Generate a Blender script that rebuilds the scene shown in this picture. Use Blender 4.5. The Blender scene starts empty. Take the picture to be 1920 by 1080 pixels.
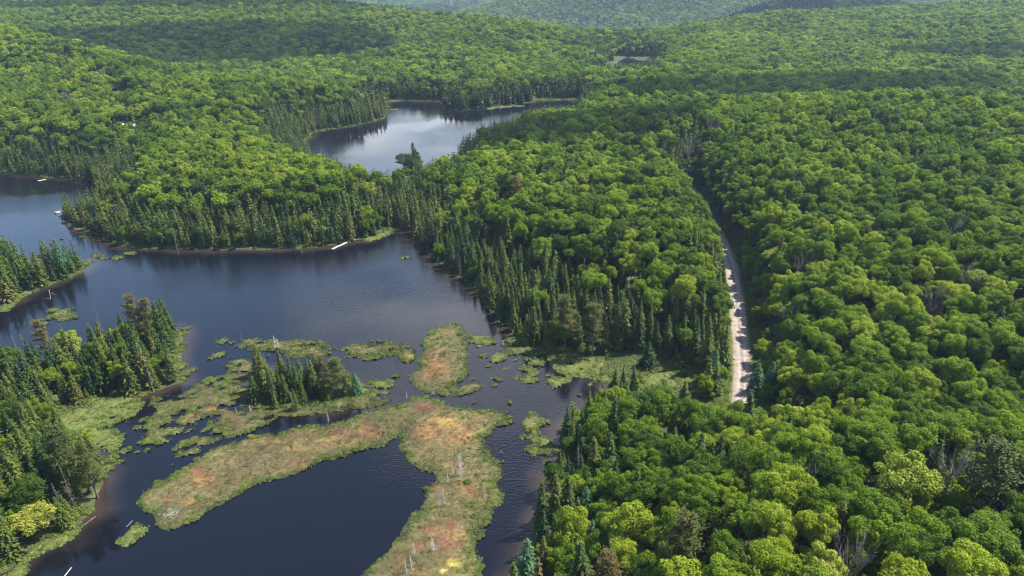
import bpy, bmesh, math, random
import numpy as np
from mathutils import Matrix, Vector

# ------------------------------------------------------------------ camera
FPX, PITCH, ROLL, CAMZ = 1331.0, math.radians(25.0), math.radians(1.5), 105.0
sc = bpy.context.scene
C = sc.collection
_f = np.array([0, math.cos(PITCH), -math.sin(PITCH)])
_r0 = np.array([1.0, 0, 0]); _u0 = np.array([0, math.sin(PITCH), math.cos(PITCH)])
_r = math.cos(ROLL) * _r0 - math.sin(ROLL) * _u0
_u = math.cos(ROLL) * _u0 + math.sin(ROLL) * _r0
cam = bpy.data.cameras.new('camera'); camo = bpy.data.objects.new('camera', cam); C.objects.link(camo)
cam.sensor_width = 36.0; cam.lens = FPX / 1920 * 36.0; cam.clip_start = 1.0; cam.clip_end = 20000
camo.matrix_world = Matrix(((_r[0], _u[0], -_f[0], 0), (_r[1], _u[1], -_f[1], 0), (_r[2], _u[2], -_f[2], CAMZ), (0, 0, 0, 1)))
sc.camera = camo
# ------------------------------------------------------------------ world, sun, exposure
SUN_EL, SUN_AZ = 55.0, 74.0          # azimuth measured from +Y (away from the viewer) towards +X
w = bpy.data.worlds.new("World"); sc.world = w; w.use_nodes = True
nt = w.node_tree
bg = nt.nodes['Background']; sky = nt.nodes.new('ShaderNodeTexSky')
sky.sky_type = 'NISHITA'; sky.sun_disc = False
sky.sun_elevation = math.radians(SUN_EL); sky.sun_rotation = math.radians(SUN_AZ)
sky.air_density = 1.0; sky.dust_density = 0.5; sky.ozone_density = 2.0
nt.links.new(sky.outputs[0], bg.inputs[0]); bg.inputs[1].default_value = 0.12
sl = bpy.data.lights.new('sun', 'SUN'); sl.energy = 5.0; sl.angle = math.radians(0.5); sl.color = (1.0, 0.955, 0.87)
so = bpy.data.objects.new('sun', sl); C.objects.link(so)
_sd = Vector((math.sin(math.radians(SUN_AZ)) * math.cos(math.radians(SUN_EL)), math.cos(math.radians(SUN_AZ)) * math.cos(math.radians(SUN_EL)), math.sin(math.radians(SUN_EL))))
so.rotation_euler = _sd.to_track_quat('Z', 'Y').to_euler()
sc.view_settings.view_transform = 'Standard'; sc.view_settings.look = 'None'
sc.view_settings.exposure = 1.6; sc.view_settings.gamma = 1.0
sc.cycles.max_bounces = 5; sc.cycles.diffuse_bounces = 2; sc.cycles.glossy_bounces = 2
sc.cycles.transmission_bounces = 3; sc.cycles.transparent_max_bounces = 6; sc.cycles.volume_bounces = 0
sc.cycles.caustics_reflective = False; sc.cycles.caustics_refractive = False
sc.cycles.use_adaptive_sampling = True; sc.cycles.adaptive_threshold = 0.01
sc.cycles.use_denoising = True; sc.cycles.denoiser = 'OPENIMAGEDENOISE'; sc.cycles.denoising_input_passes = 'RGB_ALBEDO_NORMAL'
sc.cycles.volume_step_rate = 4.0; sc.cycles.filter_width = 1.05

rng = np.random.default_rng(7); random.seed(7)

# ------------------------------------------------------------------ numeric helpers
def ray(px, py):
    return _f * FPX + _r * (px - 960) - _u * (py - 540)
def at(px, py, z=0.0):
    d = ray(px, py); t = (z - CAMZ) / d[2]
    return (d[0] * t, d[1] * t)
def at_Y(px, py, Y):
    d = ray(px, py); t = Y / d[1]
    return (d[0] * t, Y, CAMZ + d[2] * t)
def project(P):
    Q = np.asarray(P, float) - np.array([0, 0, CAMZ])
    zf = Q @ _f
    return 960 + FPX * (Q @ _r) / zf, 540 - FPX * (Q @ _u) / zf, zf
def sstep(a, b, x):
    t = np.clip((x - a) / (b - a), 0, 1); return t * t * (3 - 2 * t)
def _h2(ix, iy, s):
    n = (ix.astype(np.int64) * 374761393 + iy.astype(np.int64) * 668265263 + s * 974634777) & 0xFFFFFFFF
    n = ((n ^ (n >> 13)) * 1274126177) & 0xFFFFFFFF
    n = n ^ (n >> 16)
    return (n & 0xFFFFFF) / float(0xFFFFFF)
def vnoise(x, y, s=0):
    x = np.asarray(x, float); y = np.asarray(y, float)
    ix = np.floor(x); iy = np.floor(y); fx = x - ix; fy = y - iy
    fx = fx * fx * (3 - 2 * fx); fy = fy * fy * (3 - 2 * fy)
    ix = ix.astype(np.int64); iy = iy.astype(np.int64)
    a = _h2(ix, iy, s); b = _h2(ix + 1, iy, s); c = _h2(ix, iy + 1, s); d = _h2(ix + 1, iy + 1, s)
    return (a + (b - a) * fx) * (1 - fy) + (c + (d - c) * fx) * fy
def fbm(x, y, s=0, o=4):
    r = 0; a = 0.5; t = 0
    for i in range(o):
        r = r + a * vnoise(x, y, s + i * 17); t += a; a *= 0.5; x = x * 2.03 + 13.1; y = y * 2.03 + 7.7
    return r / t
def poly_sd(poly, x, y):
    """signed distance, positive INSIDE the polygon"""
    P = np.asarray(poly, float); Q = np.roll(P, -1, axis=0)
    x = np.asarray(x, float); y = np.asarray(y, float)
    out = np.empty(x.shape); xf = x.ravel(); yf = y.ravel(); of = out.ravel()
    for s in range(0, xf.size, 20000):
        X = xf[s:s + 20000, None]; Y = yf[s:s + 20000, None]
        ex = Q[:, 0] - P[:, 0]; ey = Q[:, 1] - P[:, 1]
        t = np.clip(((X - P[:, 0]) * ex + (Y - P[:, 1]) * ey) / (ex * ex + ey * ey + 1e-12), 0, 1)
        d = np.hypot(X - P[:, 0] - t * ex, Y - P[:, 1] - t * ey).min(axis=1)
        cr = ((P[:, 1] > Y) != (Q[:, 1] > Y)) & (X < ex * (Y - P[:, 1]) / (ey + 1e-12 * (ey == 0)) + P[:, 0])
        of[s:s + 20000] = np.where(cr.sum(axis=1) % 2 == 1, d, -d)
    return of.reshape(x.shape)
def line_d(line, x, y):
    P = np.asarray(line, float)[:, :2]
    x = np.asarray(x, float).ravel(); y = np.asarray(y, float).ravel()
    best = np.full(x.shape, 1e9); par = np.zeros(x.shape)
    for i in range(len(P) - 1):
        ex, ey = P[i + 1] - P[i]
        t = np.clip(((x - P[i, 0]) * ex + (y - P[i, 1]) * ey) / (ex * ex + ey * ey), 0, 1)
        d = np.hypot(x - P[i, 0] - t * ex, y - P[i, 1] - t * ey)
        m = d < best; best[m] = d[m]; par[m] = i + t[m]
    return best, par
def W(pts):
    return [at(p[0], p[1], p[2] if len(p) > 2 else 0.0) for p in pts]

# ------------------------------------------------------------------ the lakes (shorelines)
LAKE = W([(-300, 318), (0, 322), (70, 331), (150, 338), (178, 340), (175, 362, 10), (128, 372, 8), (118, 392), (124, 414), (150, 430),
    (180, 440), (205, 454), (250, 462), (330, 468), (390, 471), (480, 467), (560, 465), (622, 463), (650, 455), (690, 448), (722, 438),
    (745, 431), (762, 436), (778, 455), (810, 482), (842, 505), (868, 525), (893, 548), (908, 572), (932, 592), (952, 615), (975, 643),
    (1010, 660), (1060, 668), (1120, 672), (1110, 700), (1140, 716), (1172, 740), (1110, 768), (1056, 800), (1052, 835), (1044, 862), (1036, 900), (1024, 945),
    (1016, 975), (1000, 1005), (985, 1030), (968, 1065), (950, 1110), (930, 1250), (500, 1500), (-50, 1450), (-160, 1200), (-60, 1105), (25, 1066),
    (62, 1036), (100, 1018), (138, 998), (160, 978), (186, 958), (192, 925), (200, 895), (193, 868), (172, 845), (150, 835), (120, 820), (108, 790), (150, 765),
    (200, 748), (250, 742), (300, 730), (345, 716), (337, 692), (342, 655), (352, 622), (342, 598, 6), (310, 572, 9), (262, 560, 13), (215, 578, 12),
    (170, 598, 12), (130, 626, 10), (90, 632, 10), (40, 640, 10), (0, 644, 10), (-120, 670, 10), (-260, 640), (-150, 600), (0, 578), (45, 552), (100, 533), (132, 521),
    (156, 507), (162, 490), (150, 466, 8), (118, 452, 8), (88, 452, 8), (50, 452, 12), (20, 442, 13), (-20, 416, 12), (-120, 372, 10), (-400, 352, 10)])
FARLAKE = W([(583, 250), (610, 243), (640, 240), (690, 231), (718, 222), (726, 212), (722, 193), (760, 189), (830, 192), (835, 203), (870, 207),
    (915, 202), (990, 192), (1060, 187), (1090, 192), (1085, 200, 4), (1020, 203, 8), (960, 211, 13), (900, 222, 14), (862, 240, 16), (842, 262, 17),
    (815, 281, 16), (795, 292, 14), (785, 296), (752, 290), (744, 297), (770, 304, 10), (755, 312, 14), (735, 306, 16), (690, 297, 17), (650, 285, 17), (610, 270, 16), (560, 258, 10)])
POND = W([(1150, 127), (1163, 112), (1175, 107), (1195, 113), (1222, 115), (1240, 120), (1200, 130), (1160, 134)])
POOLS = [W([(1208, 712), (1240, 706), (1254, 700), (1248, 709), (1280, 716), (1272, 724), (1256, 728), (1240, 716), (1224, 724)])]
ISLE = W([(465, 742), (470, 715), (478, 700), (500, 700), (540, 712), (590, 716), (640, 712), (668, 718), (684, 732), (672, 745), (640, 752), (610, 765), (560, 764), (510, 764), (480, 758)])
WATERS = [LAKE, FARLAKE, POND] + POOLS
def shore_d(x, y):
    """>0 metres inland, <0 out on the water"""
    d = np.full(np.shape(x), -1e9)
    for p in WATERS: d = np.maximum(d, poly_sd(p, x, y))
    d = np.minimum(d, -poly_sd(ISLE, x, y))
    n = (fbm(np.asarray(x) * 0.12, np.asarray(y) * 0.12, 5, 3) - 0.5) * 5.0
    return -d + n

# ------------------------------------------------------------------ the road
ROADPX = [(1475, 828, 4.5), (1440, 818, 4), (1408, 800, 4), (1394, 778, 3.5), (1390, 745, 3.2), (1393, 700, 3), (1391, 660, 3), (1387, 620, 3), (1383, 580, 3.2), (1378, 540, 3.6),
          (1372, 505, 4), (1362, 473, 4.5), (1345, 440, 5), (1328, 408, 6), (1308, 375, 7), (1290, 348, 8)]
ROAD = np.array([(*at(px, py, z), z) for px, py, z in ROADPX])
def road_info(x, y):
    d, p = line_d(ROAD, x, y)
    z = np.interp(p, np.arange(len(ROAD)), ROAD[:, 2])
    return d.reshape(np.shape(x)), z.reshape(np.shape(x))

# ------------------------------------------------------------------ terrain heights: control points (pixel, ground height) or (pixel, Y)
CP = []
def cg(px, py, g, can=13.0):
    x, y = at(px, py, g + can); CP.append((x, y, g))
def cy(px, py, Y, can=13.0):
    x, y, z = at_Y(px, py, Y); CP.append((x, y, z - can))
for a in [(-150, 38, 660), (0, 52, 620), (120, 82, 590), (250, 112, 560), (450, 148, 520), (600, 166, 505), (700, 190, 490)]: cy(*a)
for a in [(250, 100, 690), (450, 128, 650), (600, 140, 620), (50, 42, 770), (-150, 30, 780)]: cy(*a, can=36)
for a in [(300, 72, 850), (600, 70, 850), (800, 110, 720), (900, 140, 620), (1000, 150, 620), (700, 60, 880), (900, 80, 780), (1050, 110, 720)]: cy(*a)
for a in [(-300, 20, 1050), (0, 13, 1050), (110, 8, 1080), (220, -6, 1120), (500, -8, 1150), (640, 8, 1050), (740, 22, 1000), (850, 35, 950), (980, 43, 900), (1100, 78, 860), (1150, 96, 840)]: cy(*a)
for a in [(1200, 92, 930), (1250, 72, 960), (1330, 52, 980), (1400, 36, 1000), (1480, 24, 1000), (1600, 38, 960), (1750, 32, 950), (1920, 25, 950), (2150, 20, 950)]: cy(*a)
for a in [(1300, 100, 820), (1500, 100, 740), (1700, 100, 720), (1900, 100, 700)]: cy(*a, can=16)
for a in [(1500, 170, 590), (1800, 165, 590), (1300, 180, 570), (2100, 160, 590)]: cy(*a, can=30)
for a in [(1300, 203, 17), (1500, 205, 20), (1700, 203, 22), (1900, 195, 24), (1400, 300, 12), (1600, 300, 14), (1900, 300, 16), (1500, 400, 11), (1700, 400, 14),
          (1920, 400, 17), (2150, 400, 18), (1500, 500, 9), (1700, 500, 12), (1920, 500, 15), (1450, 600, 7), (1650, 620, 9), (1900, 620, 12), (1500, 690, 7), (1800, 700, 9), (2100, 650, 12),
          (1200, 260, 9), (1000, 260, 6), (900, 300, 6), (1100, 340, 9), (950, 400, 7), (1150, 450, 9), (1250, 550, 6), (1050, 520, 5), (1200, 620, 2.5), (1150, 220, 8), (1300, 430, 9),
          (400, 250, 7), (200, 250, 9), (600, 220, 6), (0, 220, 12), (300, 330, 5), (600, 380, 5), (400, 400, 5), (700, 350, 6), (0, 130, 26), (250, 180, 16), (-200, 200, 20),
          (1370, 800, 9), (1450, 790, 15), (1700, 782, 19), (1920, 782, 20), (2150, 780, 20), (1470, 720, 6), (1700, 730, 6), (1900, 730, 7), (1500, 930, 19), (1800, 930, 21), (1300, 850, 8), (1200, 950, 9), (1150, 860, 5), (1400, 1050, 19), (1750, 1080, 24), (1150, 1080, 9), (1250, 780, 4),
          (2100, 1080, 24), (1500, 1300, 24), (100, 900, 3), (50, 720, 4), (200, 650, 4), (-150, 900, 8), (-150, 700, 8), (50, 500, 4), (-200, 500, 8), (0, 1000, 4)]: cg(*a)
for a in [(-900, 1400, 40), (-450, 1400, 0), (-100, 1350, -35), (150, 1300, -32), (300, 1200, -20), (700, 1350, 12), (1100, 1300, 25), (60, 700, 1), (170, 790, 1), (130, 860, 0), (-1200, 700, 50), (1300, 700, 40), (-700, 300, 25), (600, 200, 25), (0, -100, 20), (-400, 0, 20), (400, 0, 30)]: CP.append(a)
CP = np.array(CP, float)
def _tps_fit(P, z, lam=0.02):
    n = len(P); d2 = ((P[:, None] - P[None]) ** 2).sum(-1)
    K = 0.5 * d2 * np.log(d2 + 1e-9); K[np.arange(n), np.arange(n)] = lam
    A = np.zeros((n + 3, n + 3)); A[:n, :n] = K; A[:n, n] = 1; A[:n, n + 1:] = P; A[n, :n] = 1; A[n + 1:, :n] = P.T
    return np.linalg.solve(A, np.concatenate([z, np.zeros(3)]))
_CPs = CP[:, :2] / 100.0; _TW = _tps_fit(_CPs, CP[:, 2])
def _tps(x, y):
    xf = np.ravel(x) / 100.0; yf = np.ravel(y) / 100.0; out = np.empty(xf.shape)
    for s in range(0, xf.size, 30000):
        d2 = (xf[s:s + 30000, None] - _CPs[:, 0]) ** 2 + (yf[s:s + 30000, None] - _CPs[:, 1]) ** 2
        out[s:s + 30000] = (0.5 * d2 * np.log(d2 + 1e-9)) @ _TW[:-3]
    out += _TW[-3] + _TW[-2] * xf + _TW[-1] * yf
    return out.reshape(np.shape(x))
RIDGES = [(330, 2250, 560, 260, 140), (640, 1520, 330, 150, 150), (1350, 2400, 700, 260, 150), (-1250, 2000, 500, 260, 165), (-200, 3100, 500, 200, 60), (-700, 3700, 900, 260, 75), (500, 4300, 1200, 300, 90),
          (-2600, 3000, 1000, 500, 150), (3300, 3200, 1000, 500, 150), (0, 5800, 4500, 450, 240)]
def far_h(x, y):
    h = np.full(np.shape(x), -125.0)
    for cx, cy_, sx, sy, a in RIDGES:
        h = h + a * np.exp(-((x - cx) / sx) ** 2 - ((y - cy_) / sy) ** 2)
    return h + (fbm(x / 260.0, y / 260.0, 31, 3) - 0.5) * 30
def ground(x, y, sd=None):
    x = np.asarray(x, float); y = np.asarray(y, float)
    if sd is None: sd = shore_d(x, y)
    near = np.clip(_tps(np.clip(x, -1300, 1400), np.clip(y, -100, 1450)), 0.5, 95)
    near = near + (fbm(x / 45.0, y / 45.0, 3, 3) - 0.5) * 5.0
    low = np.clip(_tps(np.clip(x, -1300, 1400), np.clip(y, -100, 1450)), -30, 95)
    near = np.where(y > 1000, low, near)
    k = sstep(1150, 1450, y); h = near * (1 - k) + far_h(x, y) * k
    s = sstep(0, 38, sd)
    h = np.where(y > 1000, h, np.maximum(h, 0.9) * s)
    bank = np.where(sd > 0, 0.35 * (1 - np.exp(-sd / 1.2)), np.maximum(sd * 0.35, -2.0))
    h = np.where(y > 1000, h, h + bank)
    rd, rz = road_info(x, y)
    kr = 1 - sstep(5.0, 13.0, rd)
    h = h * (1 - kr) + rz * kr
    return h
def hit(px, py, hgt=0.0):
    """world ground point under the pixel when looking at something hgt metres above the ground"""
    d = ray(px, py); Y = np.linspace(45, 1300, 2600)
    X = d[0] / d[1] * Y; Z = CAMZ + d[2] / d[1] * Y
    g = ground(X, Y); g = np.maximum(g, 0)
    k = np.nonzero(Z <= g + hgt)[0]
    k = k[0] if len(k) else -1
    return float(X[k]), float(Y[k]), float(g[k])

# ------------------------------------------------------------------ material helpers
def new_mat(name):
    m = bpy.data.materials.new(name); m.use_nodes = True
    t = m.node_tree; t.nodes.clear()
    return m, t, t.nodes, t.links
def N(t, typ, **kw):
    n = t.nodes.new(typ)
    for k, v in kw.items(): setattr(n, k, v)
    return n
def ramp(t, stops, interp='LINEAR'):
    r = t.nodes.new('ShaderNodeValToRGB'); r.color_ramp.interpolation = interp
    e = r.color_ramp.elements
    while len(e) < len(stops): e.new(0.5)
    for i, (p, c) in enumerate(stops):
        e[i].position = p; e[i].color = (*c, 1)
    return r
def leaf_mat(name, stops, trans=0.35, patch=0.35, rough=0.6, spec=0.12, tr_tint=(1.2, 1.35, 0.45)):
    m, t, n, l = new_mat(name)
    oi = N(t, 'ShaderNodeObjectInfo')
    cr = ramp(t, stops)
    # woods change slowly from place to place, trees at random
    nz = N(t, 'ShaderNodeTexNoise'); nz.inputs['Scale'].default_value = 0.018; nz.inputs['Detail'].default_value = 2
    l.new(oi.outputs['Location'], nz.inputs['Vector'])
    mx = N(t, 'ShaderNodeMath', operation='MULTIPLY_ADD'); mx.inputs[1].default_value = patch * 3; mx.inputs[2].default_value = -patch * 1.5
    l.new(nz.outputs['Fac'], mx.inputs[0])
    ad = N(t, 'ShaderNodeMath', operation='ADD', use_clamp=True); l.new(mx.outputs[0], ad.inputs[0]); l.new(oi.outputs['Random'], ad.inputs[1])
    l.new(ad.outputs[0], cr.inputs[0])
    # sprays differ a little in tone within a crown
    tc = N(t, 'ShaderNodeTexCoord'); n2 = N(t, 'ShaderNodeTexNoise'); n2.inputs['Scale'].default_value = 9.0 if 'needle' not in name else 6.0; n2.inputs['Detail'].default_value = 3
    l.new(tc.outputs['Object'], n2.inputs['Vector'])
    mr = N(t, 'ShaderNodeMapRange'); mr.inputs[1].default_value = 0.3; mr.inputs[2].default_value = 0.7; mr.inputs[3].default_value = 0.68; mr.inputs[4].default_value = 1.4
    l.new(n2.outputs['Fac'], mr.inputs[0])
    vm = N(t, 'ShaderNodeVectorMath', operation='SCALE'); l.new(cr.outputs[0], vm.inputs[0]); l.new(mr.outputs[0], vm.inputs['Scale'])
    p = N(t, 'ShaderNodeBsdfPrincipled'); p.inputs['Roughness'].default_value = rough; p.inputs['Specular IOR Level'].default_value = spec
    l.new(vm.outputs[0], p.inputs['Base Color'])
    tm = N(t, 'ShaderNodeVectorMath', operation='MULTIPLY'); tm.inputs[1].default_value = tr_tint; l.new(vm.outputs[0], tm.inputs[0])
    tr = N(t, 'ShaderNodeBsdfTranslucent'); l.new(tm.outputs[0], tr.inputs[0])
    ms = N(t, 'ShaderNodeMixShader'); ms.inputs[0].default_value = trans
    l.new(p.outputs[0], ms.inputs[1]); l.new(tr.outputs[0], ms.inputs[2])
    o = N(t, 'ShaderNodeOutputMaterial'); l.new(ms.outputs[0], o.inputs[0])
    return m
def noise_mat(name, stops, scale=1.0, rough=0.9, detail=5, bump=0.0, coord='Object', spec=0.2):
    m, t, n, l = new_mat(name)
    tc = N(t, 'ShaderNodeTexCoord'); nz = N(t, 'ShaderNodeTexNoise'); nz.inputs['Scale'].default_value = scale; nz.inputs['Detail'].default_value = detail
    l.new(tc.outputs[coord], nz.inputs['Vector'])
    cr = ramp(t, stops); l.new(nz.outputs['Fac'], cr.inputs[0])
    p = N(t, 'ShaderNodeBsdfPrincipled'); p.inputs['Roughness'].default_value = rough; p.inputs['Specular IOR Level'].default_value = spec
    l.new(cr.outputs[0], p.inputs['Base Color'])
    if bump:
        b = N(t, 'ShaderNodeBump'); b.inputs['Strength'].default_value = bump; l.new(nz.outputs['Fac'], b.inputs['Height']); l.new(b.outputs[0], p.inputs['Normal'])
    o = N(t, 'ShaderNodeOutputMaterial'); l.new(p.outputs[0], o.inputs[0])
    return m
def attr_mat(name, trans=0.0, rough=0.8, nscale=2.0, namp=0.35):
    m, t, n, l = new_mat(name)
    a = N(t, 'ShaderNodeAttribute'); a.attribute_name = 'tone'
    tc = N(t, 'ShaderNodeTexCoord'); nz = N(t, 'ShaderNodeTexNoise'); nz.inputs['Scale'].default_value = nscale; nz.inputs['Detail'].default_value = 5
    l.new(tc.outputs['Object'], nz.inputs['Vector'])
    mr = N(t, 'ShaderNodeMapRange'); mr.inputs[1].default_value = 0.3; mr.inputs[2].default_value = 0.7; mr.inputs[3].default_value = 1 - namp; mr.inputs[4].default_value = 1 + namp
    l.new(nz.outputs['Fac'], mr.inputs[0])
    vm = N(t, 'ShaderNodeVectorMath', operation='SCALE'); l.new(a.outputs['Color'], vm.inputs[0]); l.new(mr.outputs[0], vm.inputs['Scale'])
    p = N(t, 'ShaderNodeBsdfPrincipled'); p.inputs['Roughness'].default_value = rough; p.inputs['Specular IOR Level'].default_value = 0.2
    l.new(vm.outputs[0], p.inputs['Base Color'])
    o = N(t, 'ShaderNodeOutputMaterial')
    if trans:
        tr = N(t, 'ShaderNodeBsdfTranslucent'); l.new(vm.outputs[0], tr.inputs[0])
        ms = N(t, 'ShaderNodeMixShader'); ms.inputs[0].default_value = trans
        l.new(p.outputs[0], ms.inputs[1]); l.new(tr.outputs[0], ms.inputs[2]); l.new(ms.outputs[0], o.inputs[0])
    else: l.new(p.outputs[0], o.inputs[0])
    return m

M = {}
M['leaf'] = leaf_mat('broad_leaves', [(0.0, (0.044, 0.082, 0.007)), (0.25, (0.074, 0.122, 0.008)), (0.55, (0.110, 0.165, 0.009)), (0.86, (0.148, 0.202, 0.011)), (1.0, (0.200, 0.240, 0.018))], trans=0.45, patch=0.5)
M['leaf_pale'] = leaf_mat('pale_leaves', [(0.0, (0.17, 0.21, 0.025)), (1.0, (0.25, 0.25, 0.035))], trans=0.38, patch=0)
M['needle'] = leaf_mat('needle', [(0.0, (0.020, 0.040, 0.010)), (0.30, (0.034, 0.058, 0.010)), (0.58, (0.054, 0.078, 0.011)), (0.88, (0.076, 0.090, 0.013)), (1.0, (0.088, 0.078, 0.019))], trans=0.18, patch=0.2, rough=0.6, tr_tint=(1.1, 1.2, 0.7))
M['pine'] = leaf_mat('pine_needle', [(0.0, (0.045, 0.062, 0.014)), (0.5, (0.065, 0.074, 0.016)), (1.0, (0.095, 0.078, 0.022))], trans=0.2, patch=0.0)
M['larch'] = leaf_mat('larch_needle', [(0.0, (0.052, 0.115, 0.048)), (1.0, (0.075, 0.14, 0.055))], trans=0.3, patch=0.0, tr_tint=(1.0, 1.1, 0.8))
M['shrub'] = leaf_mat('shrub_leaves', [(0.0, (0.050, 0.080, 0.014)), (0.5, (0.080, 0.112, 0.018)), (1.0, (0.125, 0.140, 0.030))], trans=0.3, patch=0.3)
M['bark'] = noise_mat('bark', [(0.35, (0.07, 0.055, 0.042)), (0.65, (0.16, 0.135, 0.11))], 3.0)
M['birchbark'] = noise_mat('pale_bark', [(0.42, (0.20, 0.18, 0.15)), (0.6, (0.55, 0.52, 0.46))], 4.0)
M['dead'] = noise_mat('dead_wood', [(0.3, (0.08, 0.07, 0.06)), (0.7, (0.18, 0.165, 0.145))], 4.0)
M['twig'] = noise_mat('bare_twigs', [(0.3, (0.13, 0.105, 0.095)), (0.7, (0.24, 0.205, 0.185))], 4.0)
M['wetwood'] = noise_mat('wet_dead_wood', [(0.3, (0.035, 0.028, 0.022)), (0.7, (0.08, 0.065, 0.05))], 4.0)
M['bleached'] = noise_mat('bleached_wood', [(0.3, (0.20, 0.18, 0.16)), (0.7, (0.38, 0.355, 0.32))], 3.0)
M['snagwood'] = noise_mat('silver_dead_wood', [(0.3, (0.26, 0.24, 0.225)), (0.7, (0.46, 0.44, 0.41))], 4.0)
M['rock'] = noise_mat('shore_rock', [(0.35, (0.10, 0.095, 0.088)), (0.7, (0.34, 0.32, 0.29))], 1.5, bump=0.4)
M['mat'] = attr_mat('bog_surface', 0.0, 0.95, 1.3, 0.45)
M['sedge'] = attr_mat('sedge_blades', 0.3, 0.7, 0.8, 0.2)

# ------------------------------------------------------------------ mesh helpers
def np_mesh(name, V, F, mats=(), tone=None, smooth=False):
    """V (n,3); F (m,k) with k = 3 or 4"""
    V = np.asarray(V, np.float32); F = np.asarray(F, np.int32); k = F.shape[1]
    me = bpy.data.meshes.new(name)
    me.vertices.add(len(V)); me.vertices.foreach_set('co', V.ravel())
    me.loops.add(F.size); me.loops.foreach_set('vertex_index', F.ravel())
    me.polygons.add(len(F)); me.polygons.foreach_set('loop_start', np.arange(0, F.size, k, dtype=np.int32))
    try: me.polygons.foreach_set('loop_total', np.full(len(F), k, dtype=np.int32))
    except Exception: pass
    me.update(calc_edges=True); me.validate()
    for m in mats: me.materials.append(m)
    if tone is not None:
        a = me.attributes.new('tone', 'FLOAT_COLOR', 'POINT')
        c = np.ones((len(V), 4), np.float32); c[:, :3] = tone; a.data.foreach_set('color', c.ravel())
    me.polygons.foreach_set('use_smooth', np.full(len(me.polygons), smooth))
    return me
def link(name, me, parent=None, loc=(0, 0, 0), rz=0.0):
    o = bpy.data.objects.new(name, me); C.objects.link(o)
    if parent: o.parent = parent
    o.location = loc; o.rotation_euler = (0, 0, rz)
    return o
def tag(o, label=None, cat=None, group=None, kind=None):
    if label: o['label'] = label
    if cat: o['category'] = cat
    if group: o['group'] = group
    if kind: o['kind'] = kind
    return o
class MB:
    def __init__(s): s.V = []; s.F = []; s.n = 0
    def add(s, V, F):
        V = np.asarray(V, float); F = np.asarray(F, int) + s.n; s.V.append(V); s.F.append(F); s.n += len(V)
    def tube(s, pts, rad, k=6):
        pts = np.asarray(pts, float); n = len(pts); V = []
        for i in range(n):
            d = pts[min(i + 1, n - 1)] - pts[max(i - 1, 0)]; d /= np.linalg.norm(d) + 1e-9
            a = np.cross(d, [0, 0, 1.0] if abs(d[2]) < 0.9 else [1.0, 0, 0]); a /= np.linalg.norm(a); b = np.cross(d, a)
            for j in range(k):
                t = 2 * math.pi * j / k; V.append(pts[i] + rad[i] * (math.cos(t) * a + math.sin(t) * b))
        F = []
        for i in range(n - 1):
            for j in range(k):
                F.append((i * k + j, i * k + (j + 1) % k, (i + 1) * k + (j + 1) % k, (i + 1) * k + j))
        s.add(V, F)
    def box(s, c, sz, rz=0.0):
        x, y, z = np.array(sz) / 2; v = np.array([(-x, -y, -z), (x, -y, -z), (x, y, -z), (-x, y, -z), (-x, -y, z), (x, -y, z), (x, y, z), (-x, y, z)])
        cr, sr = math.cos(rz), math.sin(rz); v = np.stack([v[:, 0] * cr - v[:, 1] * sr, v[:, 0] * sr + v[:, 1] * cr, v[:, 2]], 1) + np.array(c)
        s.add(v, [(0, 3, 2, 1), (4, 5, 6, 7), (0, 1, 5, 4), (1, 2, 6, 5), (2, 3, 7, 6), (3, 0, 4, 7)])
    def mesh(s, name, mat, smooth=False):
        return np_mesh(name, np.concatenate(s.V), np.concatenate(s.F), [mat], smooth=smooth)
def leaves(P, Nn, L, Wd, r):
    """diamond leaf sprays at P (n,3), facing Nn, length L and width Wd (n,)"""
    n = len(P); Nn = Nn / (np.linalg.norm(Nn, axis=1, keepdims=True) + 1e-9)
    a = r.normal(size=(n, 3)); a -= (a * Nn).sum(1, keepdims=True) * Nn; a /= np.linalg.norm(a, axis=1, keepdims=True) + 1e-9
    b = np.cross(Nn, a)
    L = L[:, None] / 2; Wd = Wd[:, None] / 2
    fold = Nn * L * 0.25
    V = np.stack([P + a * L, P + b * Wd - fold, P - a * L, P - b * Wd - fold], 1).reshape(-1, 3)
    F = np.arange(4 * n).reshape(n, 4)
    return V, F

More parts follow.
